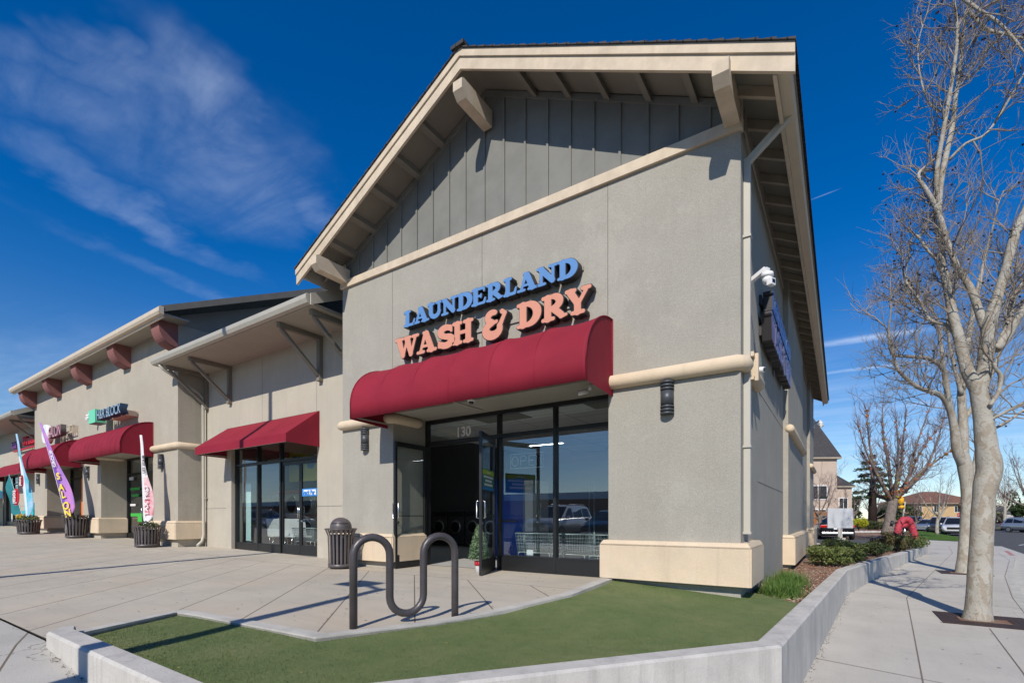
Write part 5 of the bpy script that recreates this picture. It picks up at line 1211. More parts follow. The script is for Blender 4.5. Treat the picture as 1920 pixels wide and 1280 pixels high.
m=MB(); m.ball(c,.32,2,(.8,.8,1.4)); m.ball(c2,.28,2,(1,1,.7)); m.build('signal_head',ym,e); m=MB(); m.tube([P(1683,945,k),P(1694,945,k)],.12,8); m.build('visor',black,e)
# stop sign + street lantern far away
k=80; c=P(1798,1000,k); e=empty('stop_sign',c,'small red octagonal stop sign far down the street by the tan house','stop sign')
m=MB(); m.tube([c,P(1798,962,k)],.05,6); m.build('post',black,e); cc=P(1798,965,k); rt_=Vector((C_,S_,0)); m=MB(); m.prism([cc+rt_*.36*math.cos(R(22.5+45*i))+Vector((0,0,.36*math.sin(R(22.5+45*i)))) for i in range(8)],Vector((S_,-C_,0))*.05); o=m.build('sign_plate',redf,e)
me=text_mesh('lettering','STOP',.26,.01,flagw,.005,'CENTER'); me.transform(Matrix.Translation(cc+Vector((S_,-C_,0))*.07+Vector((0,0,-.09)))@Matrix.Rotation(R(YAW),4,'Z')@FRONT); link('lettering',me,o)
k=78; c=P(1800,1000,k); e=empty('street_lantern',c,'dark old-style street lantern on a post above the stop sign','street lamp')
m=MB(); m.tube([c,P(1800,952,k)],.06,8); m.build('post',black,e); m=MB(); cc=P(1800,947,k); m.lathe([(.12,-.45),(.26,-.1),(.30,.15),(.05,.45)],cc.x,cc.y,10,cc.z); m.build('lantern',mat('lantern_brown',(.10,.06,.03),.4),e)
# ================================================================ HOUSES
def house(name,label,x0,x1,y0,y1,z0,ze,zr,wallm,roofm,wins,overhang=.5,ridge='x',hip=0,rz=0,piv=None,trimm=woodb):
    e=empty(name,((x0+x1)/2,y0,z0),label,'house'); Mr=Matrix.Translation((x0,y0,0))@Matrix.Rotation(rz,4,'Z')@Matrix.Translation((-x0,-y0,0))
    def fin(m,nm,mt_,par=e): m.b.transform(Mr); return m.build(nm,mt_,par)
    m=MB(); m.box(x0,x1,y0,y1,z0,ze); fin(m,'wall',wallm)
    o=overhang; a,b_,c,d=x0-o,x1+o,y0-o,y1+o; m=MB()
    if ridge=='x':
        ym=(c+d)/2; p=[(a,c,ze),(b_,c,ze),(b_,d,ze),(a,d,ze)]; r0,r1=(a+hip,ym,zr),(b_-hip,ym,zr)
        m.face([p[0],p[1],r1,r0]); m.face([p[2],p[3],r0,r1]); m.face([p[1],p[2],r1]); m.face([p[3],p[0],r0])
    else:
        xm=(a+b_)/2; p=[(a,c,ze),(b_,c,ze),(b_,d,ze),(a,d,ze)]; r0,r1=(xm,c+hip,zr),(xm,d-hip,zr)
        m.face([p[1],p[2],r1,r0]); m.face([p[3],p[0],r0,r1]); m.face([p[0],p[1],r0]); m.face([p[2],p[3],r1])
    m.face(p[::-1]); bmesh.ops.remove_doubles(m.b,verts=m.b.verts,dist=1e-4); fin(m,'roof',roofm)
    m=MB(); m.box(a,b_,c,d,ze-.16,ze-.002); fin(m,'eave_trim',trimm)
    for (wx,wz,ww,wh,side) in wins:
        m=MB(); 
        if side=='f': m.box(wx-ww/2-.08,wx+ww/2+.08,y0-.05,y0+.02,wz-.08,wz+wh+.08)
        else: m.box(x0-.05 if side=='l' else x1-.02,x0+.02 if side=='l' else x1+.05,wx-ww/2-.08,wx+ww/2+.08,wz-.08,wz+wh+.08)
        f=fin(m,'window',paper); m=MB()
        if side=='f': m.box(wx-ww/2,wx-.03,y0-.065,y0-.052,wz,wz+wh); m.box(wx+.03,wx+ww/2,y0-.065,y0-.052,wz,wz+wh)
        else: 
            xx=(x0-.065,x0-.052) if side=='l' else (x1+.052,x1+.065)
            m.box(*xx,wx-ww/2,wx+ww/2,wz,wz+wh)
        fin(m,'pane',darkglass,f)
    return e
creamw=mat('house_cream',(.52,.42,.34),.9,0,.2,.1,1); tanw=mat('house_tan',(.55,.38,.20),.9,0,.2,.1,.6)
def HP(px,k): v=P(px,970,k); return v
v0=HP(1462,50); v1=HP(1567,50)
# tall cream house, front perpendicular to the line of sight roughly
wd=(v1-v0).length
house('tall_house','tall cream house with steep grey roof just beyond the laundromat side wall',v0.x,v0.x+wd,v0.y,v0.y+9,-.45,7.1,12.2,creamw,shing,[(v0.x+wd-1.9,2.9,1.7,1.3,'f'),(v0.x+wd-1.9,.2,1.5,1.6,'f')],.30,'x',.25,R(YAW-2))
v0=HP(1566,56); wd=1.9
house('porch_wing','low cream wing with small grey roof attached right of the tall cream house',v0.x,v0.x+wd,v0.y,v0.y+4,-.45,4.6,6.1,creamw,shing,[(v0.x+.9,.6,.9,2.6,'f')],.25,'x',.8,R(YAW))
v0=HP(1500,44); wd=(HP(1552,44)-v0).length
e=empty('wooden_fence',(v0.x,v0.y,-.45),'orange-brown wooden board fence left of the black car','fence'); m=MB()
for i in range(18): m.box(v0.x+i*wd/18+.01,v0.x+(i+1)*wd/18-.01,v0.y,v0.y+.03,-.45,1.55+.02*(i%2))
m.b.transform(Matrix.Translation((v0.x,v0.y,0))@Matrix.Rotation(R(YAW),4,'Z')@Matrix.Translation((-v0.x,-v0.y,0))); m.build('fence_boards',mat('fence_wood',(.38,.16,.06),.8,0,.2,.3,3),e)
v0=HP(1714,112); v1=HP(1846,112); wd=(v1-v0).length; xs0=v0.x
house('tan_house','wide tan house with a brown tiled hip roof beyond the parked cars',v0.x,v0.x+wd,v0.y,v0.y+11,-.8,4.3,7.2,tanw,shingr,[(xs0+1.2,2.2,1.0,1.3,'f'),(xs0+5.1,2.3,1.2,1.4,'f'),(xs0+1.2,-.2,1.0,1.3,'f'),(xs0+5.1,-.4,1.6,1.3,'f'),(xs0+9.8,2.3,1.2,1.3,'f'),(xs0+13.5,2.3,1.2,1.3,'f')],.7,'x',7,R(YAW))
v0=HP(1868,150); wd=9
house('far_house','small far house with dark porch across the street at right',v0.x,v0.x+wd,v0.y,v0.y+8,-.8,2.6,4.6,mat('house_pale',(.45,.43,.42),.9),shing,[(v0.x+2,.3,1.5,1.3,'f'),(v0.x+6,.3,1.5,1.3,'f')],.6,'x',2,R(YAW))
m=MB(); rr=random.Random(77)
for i in range(46):
    px_r=1690+i*5.4; kk=rr.uniform(150,230); b_=P(px_r,972,kk); hh=rr.uniform(14,34)*kk/F; ww=rr.uniform(10,20)*kk/F
    leafcloud(m,(b_.x,b_.y,-.8+hh*.5),(ww,ww,hh*.55),150,1.5,rr)
tag(m.build('distant_trees',mat('foliage_far',(.10,.085,.07),.9,0,.1,.5,.2,vcol=(.05,.06,.035)),norm=False),'hazy brown and green belt of trees along the far street','trees',kind='stuff')
# rocks edging the verge
e=empty('rock_edging',(1,48,-.45),'row of pale rocks edging the bed behind the driveway','rocks'); rr=random.Random(3)
for i in range(16):
    c=P(1602+i*4.4,993+rr.uniform(-1,1),46); m=MB(); m.ball((c.x,c.y,-.35),rr.uniform(.12,.2),2,(1.2,1,.7))
    for v in m.b.verts: v.co+=v.normal*.03*noise.noise(v.co*6) if False else Vector((0,0,.03*noise.noise(v.co*6)))
    m.build('rock',conc_wall,e)
# padlock-like meter on the sidewalk behind the trunk
m=MB(); c=P(1857,1020,14.8); m.box(c.x-.06,c.x+.06,c.y-.04,c.y+.04,c.z-.12,c.z+.1,.01); m.tube([c+Vector((-.04,0,.1)),c+Vector((-.04,0,.2)),c+Vector((.04,0,.2)),c+Vector((.04,0,.1))],.012,6); 
m.b.free()
# ================================================================ CARS
def make_car(name,label,cat,kind,pm,loc,rz,group='cars parked along the street',scale=1,dirty=False):
    e=empty(name,(0,0,0),label,cat,group)
    suv=kind=='suv'; Ln=4.75; Wd=.93; zt=1.72 if suv else 1.43; zb=.28
    # stations along x (front at +x): (x, hood/belt height, roof height or None, halfwidth)
    if suv: st=[(-2.36,.55,.92,.78),(-2.30,.36,1.05,.86),(-2.0,.30,1.10,.92),(-1.2,.28,1.10,.935),(0,.28,1.08,.935),(.9,.28,1.05,.935),(1.25,.28,1.03,.93),(1.9,.30,.97,.90),(2.22,.36,.86,.84),(2.37,.48,.70,.72)]
    else: st=[(-2.38,.55,.88,.74),(-2.30,.36,1.0,.84),(-1.7,.30,1.03,.90),(-.9,.26,.98,.91),(0,.26,.95,.91),(.9,.26,.93,.91),(1.3,.26,.90,.90),(1.9,.30,.80,.87),(2.25,.36,.70,.80),(2.38,.46,.60,.66)]
    m=MB(); rows=[]
    for x,z0,z1,w in st:
        pr=[(0,z0),(w*.80,z0),(w*.97,z0+.12),(w,(z0+z1)/2),(w*.965,z1-.08),(w*.88,z1),(0,z1+.03)]
        rows.append([m.b.verts.new((x,y,z)) for y,z in pr]+[m.b.verts.new((x,-y,z)) for y,z in pr[::-1][1:-1]])
    n_=len(rows[0])
    for r0,r1 in zip(rows,rows[1:]):
        for j in range(n_): f=m.b.faces.new((r0[j],r0[(j+1)%n_],r1[(j+1)%n_],r1[j])); f.smooth=True
    m.b.faces.new(rows[0]); m.b.faces.new(rows[-1][::-1])
    body=m.build('body',pm,e)
    # greenhouse
    gh=[(-2.18,1.04,.80),(-1.85,zt-.09,.66),(-1.4,zt-.01,.65),(-.3,zt,.66),(.25,zt-.06,.64),(1.12,1.03,.80)] if suv else [(-1.80,.99,.74),(-1.05,zt-.06,.58),(-.6,zt,.58),(-.1,zt,.58),(.3,zt-.06,.57),(1.2,.92,.74)]
    zb_=1.02 if suv else .93
    m=MB()
    bl=[m.b.verts.new((x,.84 if suv else .80,zb_)) for x,_,_ in gh]; tl=[m.b.verts.new((x,w,z)) for x,z,w in gh]; tr2=[m.b.verts.new((x,-w,z)) for x,z,w in gh]; br=[m.b.verts.new((x,-(.84 if suv else .80),zb_)) for x,_,_ in gh]
    for i in range(len(gh)-1):
        for a,b_ in ((bl,tl),(tl,tr2),(tr2,br)):
            f=m.b.faces.new((a[i],a[i+1],b_[i+1],b_[i])); f.smooth=(a is tl)
    cab=m.build('cabin',pm,e)
    # windows: slightly proud panes
    def pane(nm,pts,off):
        m=MB(); m.prism([Vector(p) for p in pts],off); m.build(nm,darkglass,cab)
    top=zt-.12; wb=.845 if suv else .805; wt=.67 if suv else .59
    def sp_(x,t,s): y=(wb+(wt-wb)*t+.004)*s; return (x,y,zb_+(top-zb_)*t)
    bk,fr_=(-1.98,1.0) if suv else (-1.55,1.02)
    cuts=[bk,-1.05,.02,fr_] if suv else [bk,-.55,.25,fr_]
    for s in (-1,1):
        for i in range(3):
            a,b_=cuts[i]+.04,cuts[i+1]-.04; ta=a+(.22 if suv else .45)*(i==0); tb=b_-(.62 if suv else .70)*(i==2)
            pane('side_window',[sp_(a,.08,s),sp_(b_,.08,s),sp_(max(tb,ta+.05),.93,s),sp_(ta,.93,s)],(0,.006*s,0))
    w0,w1=.74,.58
    x0,z0,x1,z1=(1.10,1.06,.30,zt-.09) if suv else (1.15,.96,.36,zt-.08)
    pane('windscreen',[(x0+.01,-w0,z0),(x0+.01,w0,z0),(x1+.01,w1,z1),(x1+.01,-w1,z1)],(.008,0,.008))
    x0,z0,x1,z1=(-2.16,1.12,-1.90,zt-.14) if suv else (-1.74,1.03,-1.12,zt-.10)
    pane('rear_window',[(x0-.01,-w0*.92,z0),(x0-.01,w0*.92,z0),(x1-.01,w1,z1),(x1-.01,-w1,z1)],(-.008,0,.008))
    for s in (-1,1):
        for x in (-1.42,1.42):
            m=MB(); y=s*(Wd-.10); m.tube([(x,y-.11*1,.34),(x,y-.08,.34),(x,y+.09,.34),(x,y+.11,.34)],[.30,.345,.345,.30],26); t=m.build('wheel',tyrem,e)
            m=MB(); yo=y+s*.112; m.tube([(x,yo-.01,.34),(x,yo+.003,.34)],[.225,.215],20); rm=m.build('rim',rimm,t)
            m=MB()
            for q_ in range(5):
                a=q_*2*PI/5+.6; m.bar((x+.10*math.cos(a),yo+s*.006,.34+.10*math.sin(a)),(x+.205*math.cos(a),yo+s*.006,.34+.205*math.sin(a)),.05,.006,(0,1,0))
            m.build('rim_slots',black,rm)
        m=MB(); zl=.80 if suv else .66; m.ball((2.14,s*.70,zl),.13,2,(1.1,1.1,.62)); m.build('headlight',lampm,e)
        m=MB(); zl=.98 if suv else .82; m.box(-2.385,-2.20,s*.42,s*.84,zl-.09,zl+.06,.02); m.build('tail_light',tailm,e)
        m=MB(); m.box(.78,.98,s*.90,s*1.05,zb_+.0,zb_+.13,.03); m.build('wing_mirror',pm,e)
    m=MB(); m.box(2.22,2.375,-.50,.50,.58 if suv else .48,.80 if suv else .60,.02); m.build('grille',black,e)
    m=MB(); m.box(2.0,2.40,-.72,.72,.30,.42,.03); m.build('bumper',black if suv else chrome,e); m=MB(); m.box(-2.40,-2.0,-.78,.78,.32,.46,.03); m.build('bumper',black if suv else chrome,e)
    m=MB(); m.box(-2.405,-2.37,-.18,.18,.62,.74); m.build('number_plate',white,e)
    if suv:
        m=MB()
        for s in (-1,1): m.tube([(-1.75,s*.56,zt-.01),(-1.6,s*.56,zt+.045),(.0,s*.56,zt+.05),(.15,s*.56,zt-.02)],.018,6)
        m.build('roof_rail',rimm,cab)
    m=MB(); m.box(-1.9,1.9,-.8,.8,.22,.34); m.build('underbody',black,e)
    e.location=loc; e.rotation_euler=(0,0,rz); e.scale=(scale,)*3; return e
def gp(px,py,z): u=(px-960)/F; k=(1-z)*F/(py-970); return Vector(((-S_+C_*u)*k,(C_+S_*u)*k,z))
def at(px,k,z): v=P(px,970,k); return Vector((v.x,v.y,z))
wp=paint('paint_white',(.72,.72,.72)); sp=paint('paint_silver',(.40,.42,.45),.6); gp_=paint('paint_grey',(.09,.10,.11),.5); kp=paint('paint_black',(.012,.013,.016)); bp_=paint('paint_blue',(.05,.08,.16),.5)
make_car('parked_car','white sport utility car, nearest of the row parked beyond the lawn strip','car','suv',wp,at(1792,49,-.76),R(-101),scale=1.06)
make_car('parked_car','dark grey sport utility car parked just behind the white one','car','suv',gp_,at(1762,55,-.76),R(-101),scale=1.06)
make_car('parked_car','silver car parked behind the dark grey one','car','sedan',sp,at(1736,60,-.76),R(-101),scale=1.1)
make_car('parked_car','dark blue van-like car at the far end of the parked row','car','suv',bp_,at(1714,67,-.76),R(-100),scale=1.12)
make_car('parked_car','silver sport utility car across the street at the right edge','car','suv',sp,at(1930,58,-.76),R(-52),None,scale=1.04)
make_car('parked_car','black saloon with red tail lights beside the blank board','car','sedan',kp,at(1560,34.5,-.46),R(97),None,scale=1.12)
# cars standing in the parking lot behind the viewer, reflected in the shop windows
make_car('parked_car','black car in the parking lot, mirrored in the laundromat glass','car','sedan',kp,(-9.4,-7.6,-.06),R(85),'cars in the parking lot')
make_car('parked_car','white car in the parking lot, mirrored beside the black one','car','suv',wp,(-12.4,-7.8,-.06),R(92),'cars in the parking lot')
make_car('parked_car','dark red car in the parking lot mirrored at the right of the glass','car','sedan',paint('paint_red',(.16,.01,.02)),(-6.2,-7.4,-.06),R(93),'cars in the parking lot')
make_car('parked_car','grey car in the parking lot mirrored in the set back shop doors','car','sedan',sp,(-37,-7.2,-.06),R(90),'cars in the parking lot')
make_car('parked_car','second grey car in the parking lot mirrored in the set back shop doors','car','suv',gp_,(-42,-7.2,-.06),R(88),'cars in the parking lot')
# low commercial building and wooded hill across the lot (seen mirrored)
e=empty('far_store',(-30,-62,-.8),'long low white store with a brick band across the parking lot','building')
m=MB(); m.box(-300,5,-75,-62,-.8,4.2); m.build('wall',mat('store_brick',(.30,.10,.06),.9),e); m=MB(); m.box(-301,6,-76,-61.6,4.2,5.4); m.build('fascia',paper,e)
m=MB(); g=[]
for i in range(61):
    x=-620+i*15; r=[]
    for j in range(6): y=-150-j*26; h=(24*math.exp(-((x-30)/80)**2)+8*math.exp(-((x+120)/90)**2)+3*noise.noise(Vector((x*.03,y*.03,0))))*math.sin(PI*min(j/4,1)*.5); r.append(m.b.verts.new((x,y,-.9+max(h,0))))
    g.append(r)
for a,b_ in zip(g,g[1:]):
    for j in range(5): f=m.b.faces.new((a[j],a[j+1],b_[j+1],b_[j])); f.smooth=True
o=m.build('hill',mat('hill_green',(.05,.07,.03),.95,0,.1,.5,.08)); o['kind']='structure'
# ================================================================ INSIDE THE LAUNDROMAT
dr=empty('dryer',(0,0,0),None,'dryer','stacked dryers along the laundromat wall')
m=MB(); m.box(-.44,.44,0,.8,.05,2.05,.01); m.build('cabinet',steelm,dr)
m=MB(); m.box(-.44,.44,-.01,0,1.02,1.10); m.box(-.44,.44,-.01,0,.05,.15); m.box(-.44,.44,-.015,0,1.90,2.05); m.build('panel_strip',mat('panel_red',(.40,.10,.04),.5),dr)
for z in (.60,1.50):
    m=MB(); m.tube([(0,-.001,z),(0,-.045,z)],[.335,.315],32); d_=m.build('door',chrome,dr); m=MB(); m.tube([(0,-.046,z),(0,-.050,z)],.27,28); m.build('porthole',darkglass,d_)
for i in range(8):
    x=-18.2+i*.92; lb='stacked pair of dryers seen through the set back shop window, number %s from the left'%('one two three four five six seven eight nine'.split()[i]) 
    if i==0: dr.location=(x,10.9,0)
    else: dup(dr,(x,10.9,0))
tag(dr,'pair of stacked steel dryers with round dark doors inside the shop')
for o in [o for o in COL.objects if o.name.startswith('dryer')]: o['label']='pair of stacked steel dryers with round dark doors inside the shop'
wsh=empty('washing_machine',(0,0,0),'dark front-loading washing machine in the row deep inside the open doors','washing machine','washing machines in the shop')
m=MB(); m.box(-.36,.36,0,.7,.1,1.25,.01); m.build('cabinet',mat('washer_grey',(.07,.07,.075),.35,.3),wsh); m=MB(); m.tube([(0,-.001,.68),(0,-.05,.68)],[.25,.23],24); d_=m.build('door',chrome,wsh); m=MB(); m.tube([(0,-.051,.68),(0,-.055,.68)],.18,24); m.build('porthole',darkglass,d_)
m=MB(); m.box(-.3,.3,-.01,0,1.05,1.2); m.build('control_panel',black,wsh)
for i in range(7):
    if i==0: wsh.location=(-14.2,13.2,0)
    else: dup(wsh,(-14.2+i*.76,13.2,0))
m=MB(); m.box(-18.8,-13.2,11.7,11.75,2.45,3.88); mu=m.build('wall_mural',yellowp); tag(mu,'yellow mural with blue blobs on the wall above the dryers','mural')
rr=random.Random(6); m=MB()
for i in range(6):
    cx=-18.2+i*.8; cz=3.15+rr.uniform(-.25,.25)
    for j in range(3): 
        c=(cx+rr.uniform(-.2,.2),cz+rr.uniform(-.12,.12)); r_=rr.uniform(.12,.22); m.prism([(c[0]+r_*1.3*math.cos(a*PI/9),11.69-.002*j,c[1]+r_*math.sin(a*PI/9)) for a in range(18)],(0,.004,0))
m.build('mural_blobs',blueb,mu)
# laundry carts
ct=empty('laundry_cart',(0,0,0),None,'laundry cart','wire laundry carts behind the laundromat windows')
m=MB(); x0,x1,y0,y1,z0,z1=-.40,.40,-.26,.26,.34,.68
def wirebox(m):
    for i in range(15):
        x=x0+(x1-x0)*i/14; m.tube([(x*.9,y0*.9,z0),(x,y0,z1)],.005,4,False); m.tube([(x*.9,y1*.9,z0),(x,y1,z1)],.005,4,False); m.tube([(x*.9,y0*.9,z0),(x*.9,y1*.9,z0)],.005,4,False)
    for i in range(10):
        y=y0+(y1-y0)*i/9; m.tube([(x0*.9,y*.9,z0),(x0,y,z1)],.005,4,False); m.tube([(x1*.9,y*.9,z0),(x1,y,z1)],.005,4,False)
    for t in (.2,.4,.6,.8):
        f=.9+.1*t; z=z0+(z1-z0)*t; m.tube([(x0*f,y0*f,z),(x1*f,y0*f,z),(x1*f,y1*f,z),(x0*f,y1*f,z),(x0*f,y0*f,z)],.005,4,False)
wirebox(m); m.build('basket',wirem,ct)
m=MB(); m.tube([(x0,y0,z1),(x1,y0,z1),(x1,y1,z1),(x0,y1,z1),(x0,y0,z1)],.011,6,False); m.build('basket_rim',wirem,ct)
m=MB(); m.tube([(-.36,-.22,.30),(.36,-.22,.30),(.36,.22,.30),(-.36,.22,.30),(-.36,-.22,.30)],.012,6,False); m.build('frame',wirem,ct)
for sx in (-1,1):
    for sy in (-1,1):
        m=MB(); m.tube([(sx*.30,sy*.22,.31),(sx*.35,sy*.22,.28),(sx*.36,sy*.22,.11)],.012,6); lg=m.build('leg',wirem,ct); m=MB(); m.tube([(sx*.36,sy*.22-.012,.045),(sx*.36,sy*.22+.012,.045)],.043,12); m.build('castor',lblack,lg)
m=MB(); m.tube([(-.34,.0,.3),(-.34,0,1.66),(.34,0,1.66),(.34,0,.3)],.017,8,False); m.build('hanging_rail',wirem,ct)
lbs=['leftmost wire laundry cart behind the glass, in front of the blue cabinet','middle wire laundry cart behind the laundromat glass','rightmost wire laundry cart by the right pier, with a towel behind']
for i,(x,y,rz) in enumerate(((-5.05,8.55,.05),(-4.25,8.5,-.04),(-3.45,8.45,.06))):
    if i==0: ct.location=(x,y,.01); ct.rotation_euler=(0,0,rz); ct['label']=lbs[0]
    else: dup(ct,(x,y,.01),rz,lbs[i])
dup(ct,(-13.0,8.75,.01),.3,'laundry cart behind the closed door of the set back shop')
dup(ct,(-12.1,8.9,.01),-.3,'laundry cart behind the rightmost closed glass door of the set back shop')
tw=MB(); n_=14
for i in range(n_):
    a=-3.50+i*.05; f0=.02*math.sin(i*1.3); f1=.02*math.sin((i+1)*1.3); fc=tw.face([(a,8.46+f0,.98),(a+.05,8.46+f1,.98),(a+.05,8.46,1.66),(a,8.46,1.66)])
tag(tw.build('towel',curtain,norm=False),'pale sheet hanging from the rail of the rightmost laundry cart','towel')
# blue cabinet
e=empty('vending_machine',(-6.6,10.2,0),'bright blue vending machine behind the window next to the open door','vending machine')
m=MB(); m.box(-7.2,-6.35,10.0,10.8,.05,1.95,.01); m.build('cabinet',bluep,e); m=MB(); m.box(-7.1,-6.5,9.985,9.999,.9,.94); m.build('slot',chrome,e); m=MB(); m.box(-6.35,-6.1,10.05,10.8,.05,1.9); m.build('side_panel',white,e)
# white chairs
ch=empty('waiting_chair',(0,0,0),None,'chair','white waiting chairs behind the set back shop window')
m=MB(); m.box(-.24,.24,-.24,.22,.40,.44,.012); m.build('seat',white,ch); m=MB(); m.prism([(-.24,.22,.42),(.24,.22,.42),(.24,.40,.95),(-.24,.40,.95)],(0,.03,.01)); m.build('backrest',white,ch)
for sx in (-1,1):
    for sy in (-1,1): m=MB(); m.tube([(sx*.2,sy*.17,.40),(sx*.22,sy*.24,.0)],.012,6); m.build('leg',chrome,ch)
for i,(x,y,rz) in enumerate(((-14.55,8.7,R(75)),(-14.0,8.75,R(75)),(-13.5,8.8,R(75)))):
    if i==0: ch.location=(x,y,.01); ch.rotation_euler=(0,0,rz); ch['label']='white plastic waiting chair behind the set back shop window, leftmost of three'
    else: dup(ch,(x,y,.01),rz,['','middle white plastic waiting chair behind the set back shop window','rightmost white waiting chair, beside the laundry cart in the set back shop'][i])
m=MB()
for i in range(8):
    a=-15.02+i*.035; m.face([(a,7.95+.02*(i%2),.3),(a+.035,7.95+.02*((i+1)%2),.3),(a+.035,7.95+.02*((i+1)%2),2.0),(a,7.95+.02*(i%2),2.05)])
tag(m.build('curtain',curtain,norm=False),'pale green curtain hanging at the left edge of the set back shop window','curtain')
# stickers and writing on the glass
def sticker(name,label,cat,fn): e=empty(name,(0,0,0),label,cat); fn(e); return e
e=empty('window_lettering',(-6.5,7.6,2.6),'white street number 130 on the glass above the open doors','lettering'); text('130',(-6.50,7.690,2.64),.27,white,e,'digits',.002,.008,sx=.95)
e=empty('neon_sign',(-5.0,7.74,1.95),'unlit outlined OPEN sign hanging behind the window','sign')
neon=mat('neon_tube',(.75,.72,.62),.3)
m=MB(); m.tube([(-5.22,7.78,1.93),(-4.50,7.78,1.93),(-4.50,7.78,2.20),(-5.22,7.78,2.20),(-5.22,7.78,1.93)],.007,6,False); m.build('outer_tube',neon,e)
def ntube(pts): 
    m=MB(); m.tube([(x,7.78,z) for x,z in pts],.007,6,False); m.build('letter_tube',neon,e)
ntube([(-5.12+.07*math.cos(a*PI/8),2.065+.09*math.sin(a*PI/8)) for a in range(17)])
ntube([(-4.99,1.975),(-4.99,2.155),(-4.90,2.155),(-4.87,2.11),(-4.90,2.065),(-4.99,2.065)]); ntube([(-4.70,1.975),(-4.81,1.975),(-4.81,2.155),(-4.70,2.155)]); ntube([(-4.81,2.065),(-4.72,2.065)]); ntube([(-4.65,1.975),(-4.65,2.155),(-4.55,1.975),(-4.55,2.155)])
e=empty('window_sticker',(-11.4,7.7,1.7),'blue and green sticker reading Snack Bar on the closed glass door','sticker')
m=MB(); m.box(-11.78,-11.14,7.704,7.708,1.56,1.76); m.build('sticker_base',snackb,e); m=MB(); m.box(-11.74,-11.18,7.700,7.7035,1.59,1.73); m.build('sticker_patch',white,e); text('Snack Bar',(-11.76,7.694,1.60),.17,snackb,e,'lettering',.004,.006,sx=.80)
# poster on the open door, flat against the glass
e=empty('door_poster',(-5.2,7.1,1.5),'green and yellow leaflet stuck on the open right-hand glass door','poster')
hx,hy=-5.47,7.60; Mx=Matrix.Translation((hx,hy,.01))@Matrix.Rotation(R(111),4,'Z')@Matrix.Scale(-1,4,(1,0,0))
M0=Matrix.Translation((hx,hy,.01))@Matrix.Rotation(R(-69),4,'Z')
for nm,a,b_,c,d,mt_,yy in (('leaflet',.10,.84,1.48,1.86,mat('leaflet_teal',(.03,.22,.16),.5),.008),('leaflet_band',.10,.84,1.76,1.84,mat('leaflet_lime',(.40,.55,.02),.5),.012),('leaflet_foot',.10,.84,1.49,1.53,snackb,.012),('text_line',.16,.78,1.70,1.735,white,.012),('text_line',.26,.68,1.63,1.67,white,.012),('text_line',.20,.74,1.56,1.60,white,.012),('text_line',.36,.58,1.79,1.81,white,.0155)):
    m=MB(); m.box(a,b_,yy,yy+.003,c,d); m.b.transform(M0); m.build(nm,mt_,e)
e=empty('notice_card',(-4.75,7.6,.35),'small white card at the bottom of the window by the laundry carts','card'); m=MB(); m.box(-4.82,-4.68,7.715,7.718,.31,.41); m.build('card',paper,e)
# little fir by the doors
e=empty('potted_fir',(-5.35,7.15,0),'small bluish fir in a red and white pot between the open doors','potted tree'); rr=random.Random(12)
m=MB(); m.lathe([(.055,0),(.075,.20),(.078,.22)],-5.42,7.05,16); m.build('pot',paper,e); m=MB(); m.lathe([(.079,.14),(.081,.22)],-5.42,7.05,16); m.build('pot_band',redf,e)
m=MB()
for i in range(3400):
    t=rr.random()**.8; z=.24+.62*t; r_=.20*(1-t)**.8*(.5+.5*min(1,t*6+.4))+.02; a=rr.uniform(0,6.28); q_=r_*rr.random()**.35
    leafcloud(m,(-5.42+q_*math.cos(a),7.05+q_*math.sin(a),z),(.01,.01,.01),1,.045,rr,up=.5)
m.build('needles',leafb,e,norm=False)
# shop windows of the sand building: poster, leaflets
e=empty('portrait_poster',(-27,7.55,1.6),'orange poster with a young face behind the tall planter','poster'); y=7.60
m=MB(); m.box(-28.2,-25.9,y,y+.03,.35,2.75); m.build('poster_sheet',orange,e)
def disc(cx,cz,rx,rz,yy,nm,mt_,par,a0=0,a1=360): m=MB(); m.prism([(cx+rx*math.cos(R(a0+(a1-a0)*i/28)),yy,cz+rz*math.sin(R(a0+(a1-a0)*i/28))) for i in range(29 if a1-a0<360 else 28)],(0,.004,0)); return m.build(nm,mt_,par)
disc(-27.0,1.28,.95,.55,y-.008,'jacket',hairm,e,0,180); disc(-27.0,1.52,.22,.30,y-.011,'neck',skinm,e); disc(-27.0,2.15,.50,.42,y-.014,'hair',hairm,e); disc(-27.0,1.95,.42,.50,y-.020,'face',skinm,e); disc(-27.0,.85,1.0,.25,y-.012,'arm',hairm,e)
for sx in (-1,1): disc(-27.0+sx*.17,2.0,.07,.035,y-.026,'eye',hairm,e); disc(-27+sx*.44,1.95,.06,.11,y-.016,'ear',skinm,e)
disc(-27.0,1.68,.12,.03,y-.026,'mouth',mat('poster_lip',(.30,.12,.10),.6),e)
e=empty('window_leaflets',(-21,7.6,1.5),'green leaflets and writing on the dark glass of the sand building door','leaflets')
for x,z,w,h,mt_ in ((-22.9,2.05,.9,.10,green),(-22.8,1.80,.7,.10,green),(-22.9,1.45,.5,.08,flagw),(-22.85,1.05,1.1,.12,green),(-22.2,.85,.4,.2,green),(-19.6,.85,.7,.85,green),(-19.6,.40,.7,.40,mat('leaflet_cyan',(.15,.45,.45),.5)),(-19.6,1.8,.7,.6,mat('leaflet_blue',(.12,.30,.60),.5)),(-23.0,2.45,.4,.12,flagw)):
    m=MB(); m.box(x,x+w,7.650,7.655,z,z+h); m.build('leaflet',mt_,e)
for z,w_ in ((2.07,'TAX PREP'),(1.82,'WALK IN'),(1.06,'OPEN NOW')): pass
m=MB(); 
for i in range(16): m.box(-23.1,-20.2,7.80,7.82,2.72+i*.035,2.735+i*.035)
tag(m.build('window_blind',paper),'slatted white blind behind the transom glass of the sand building','blind')
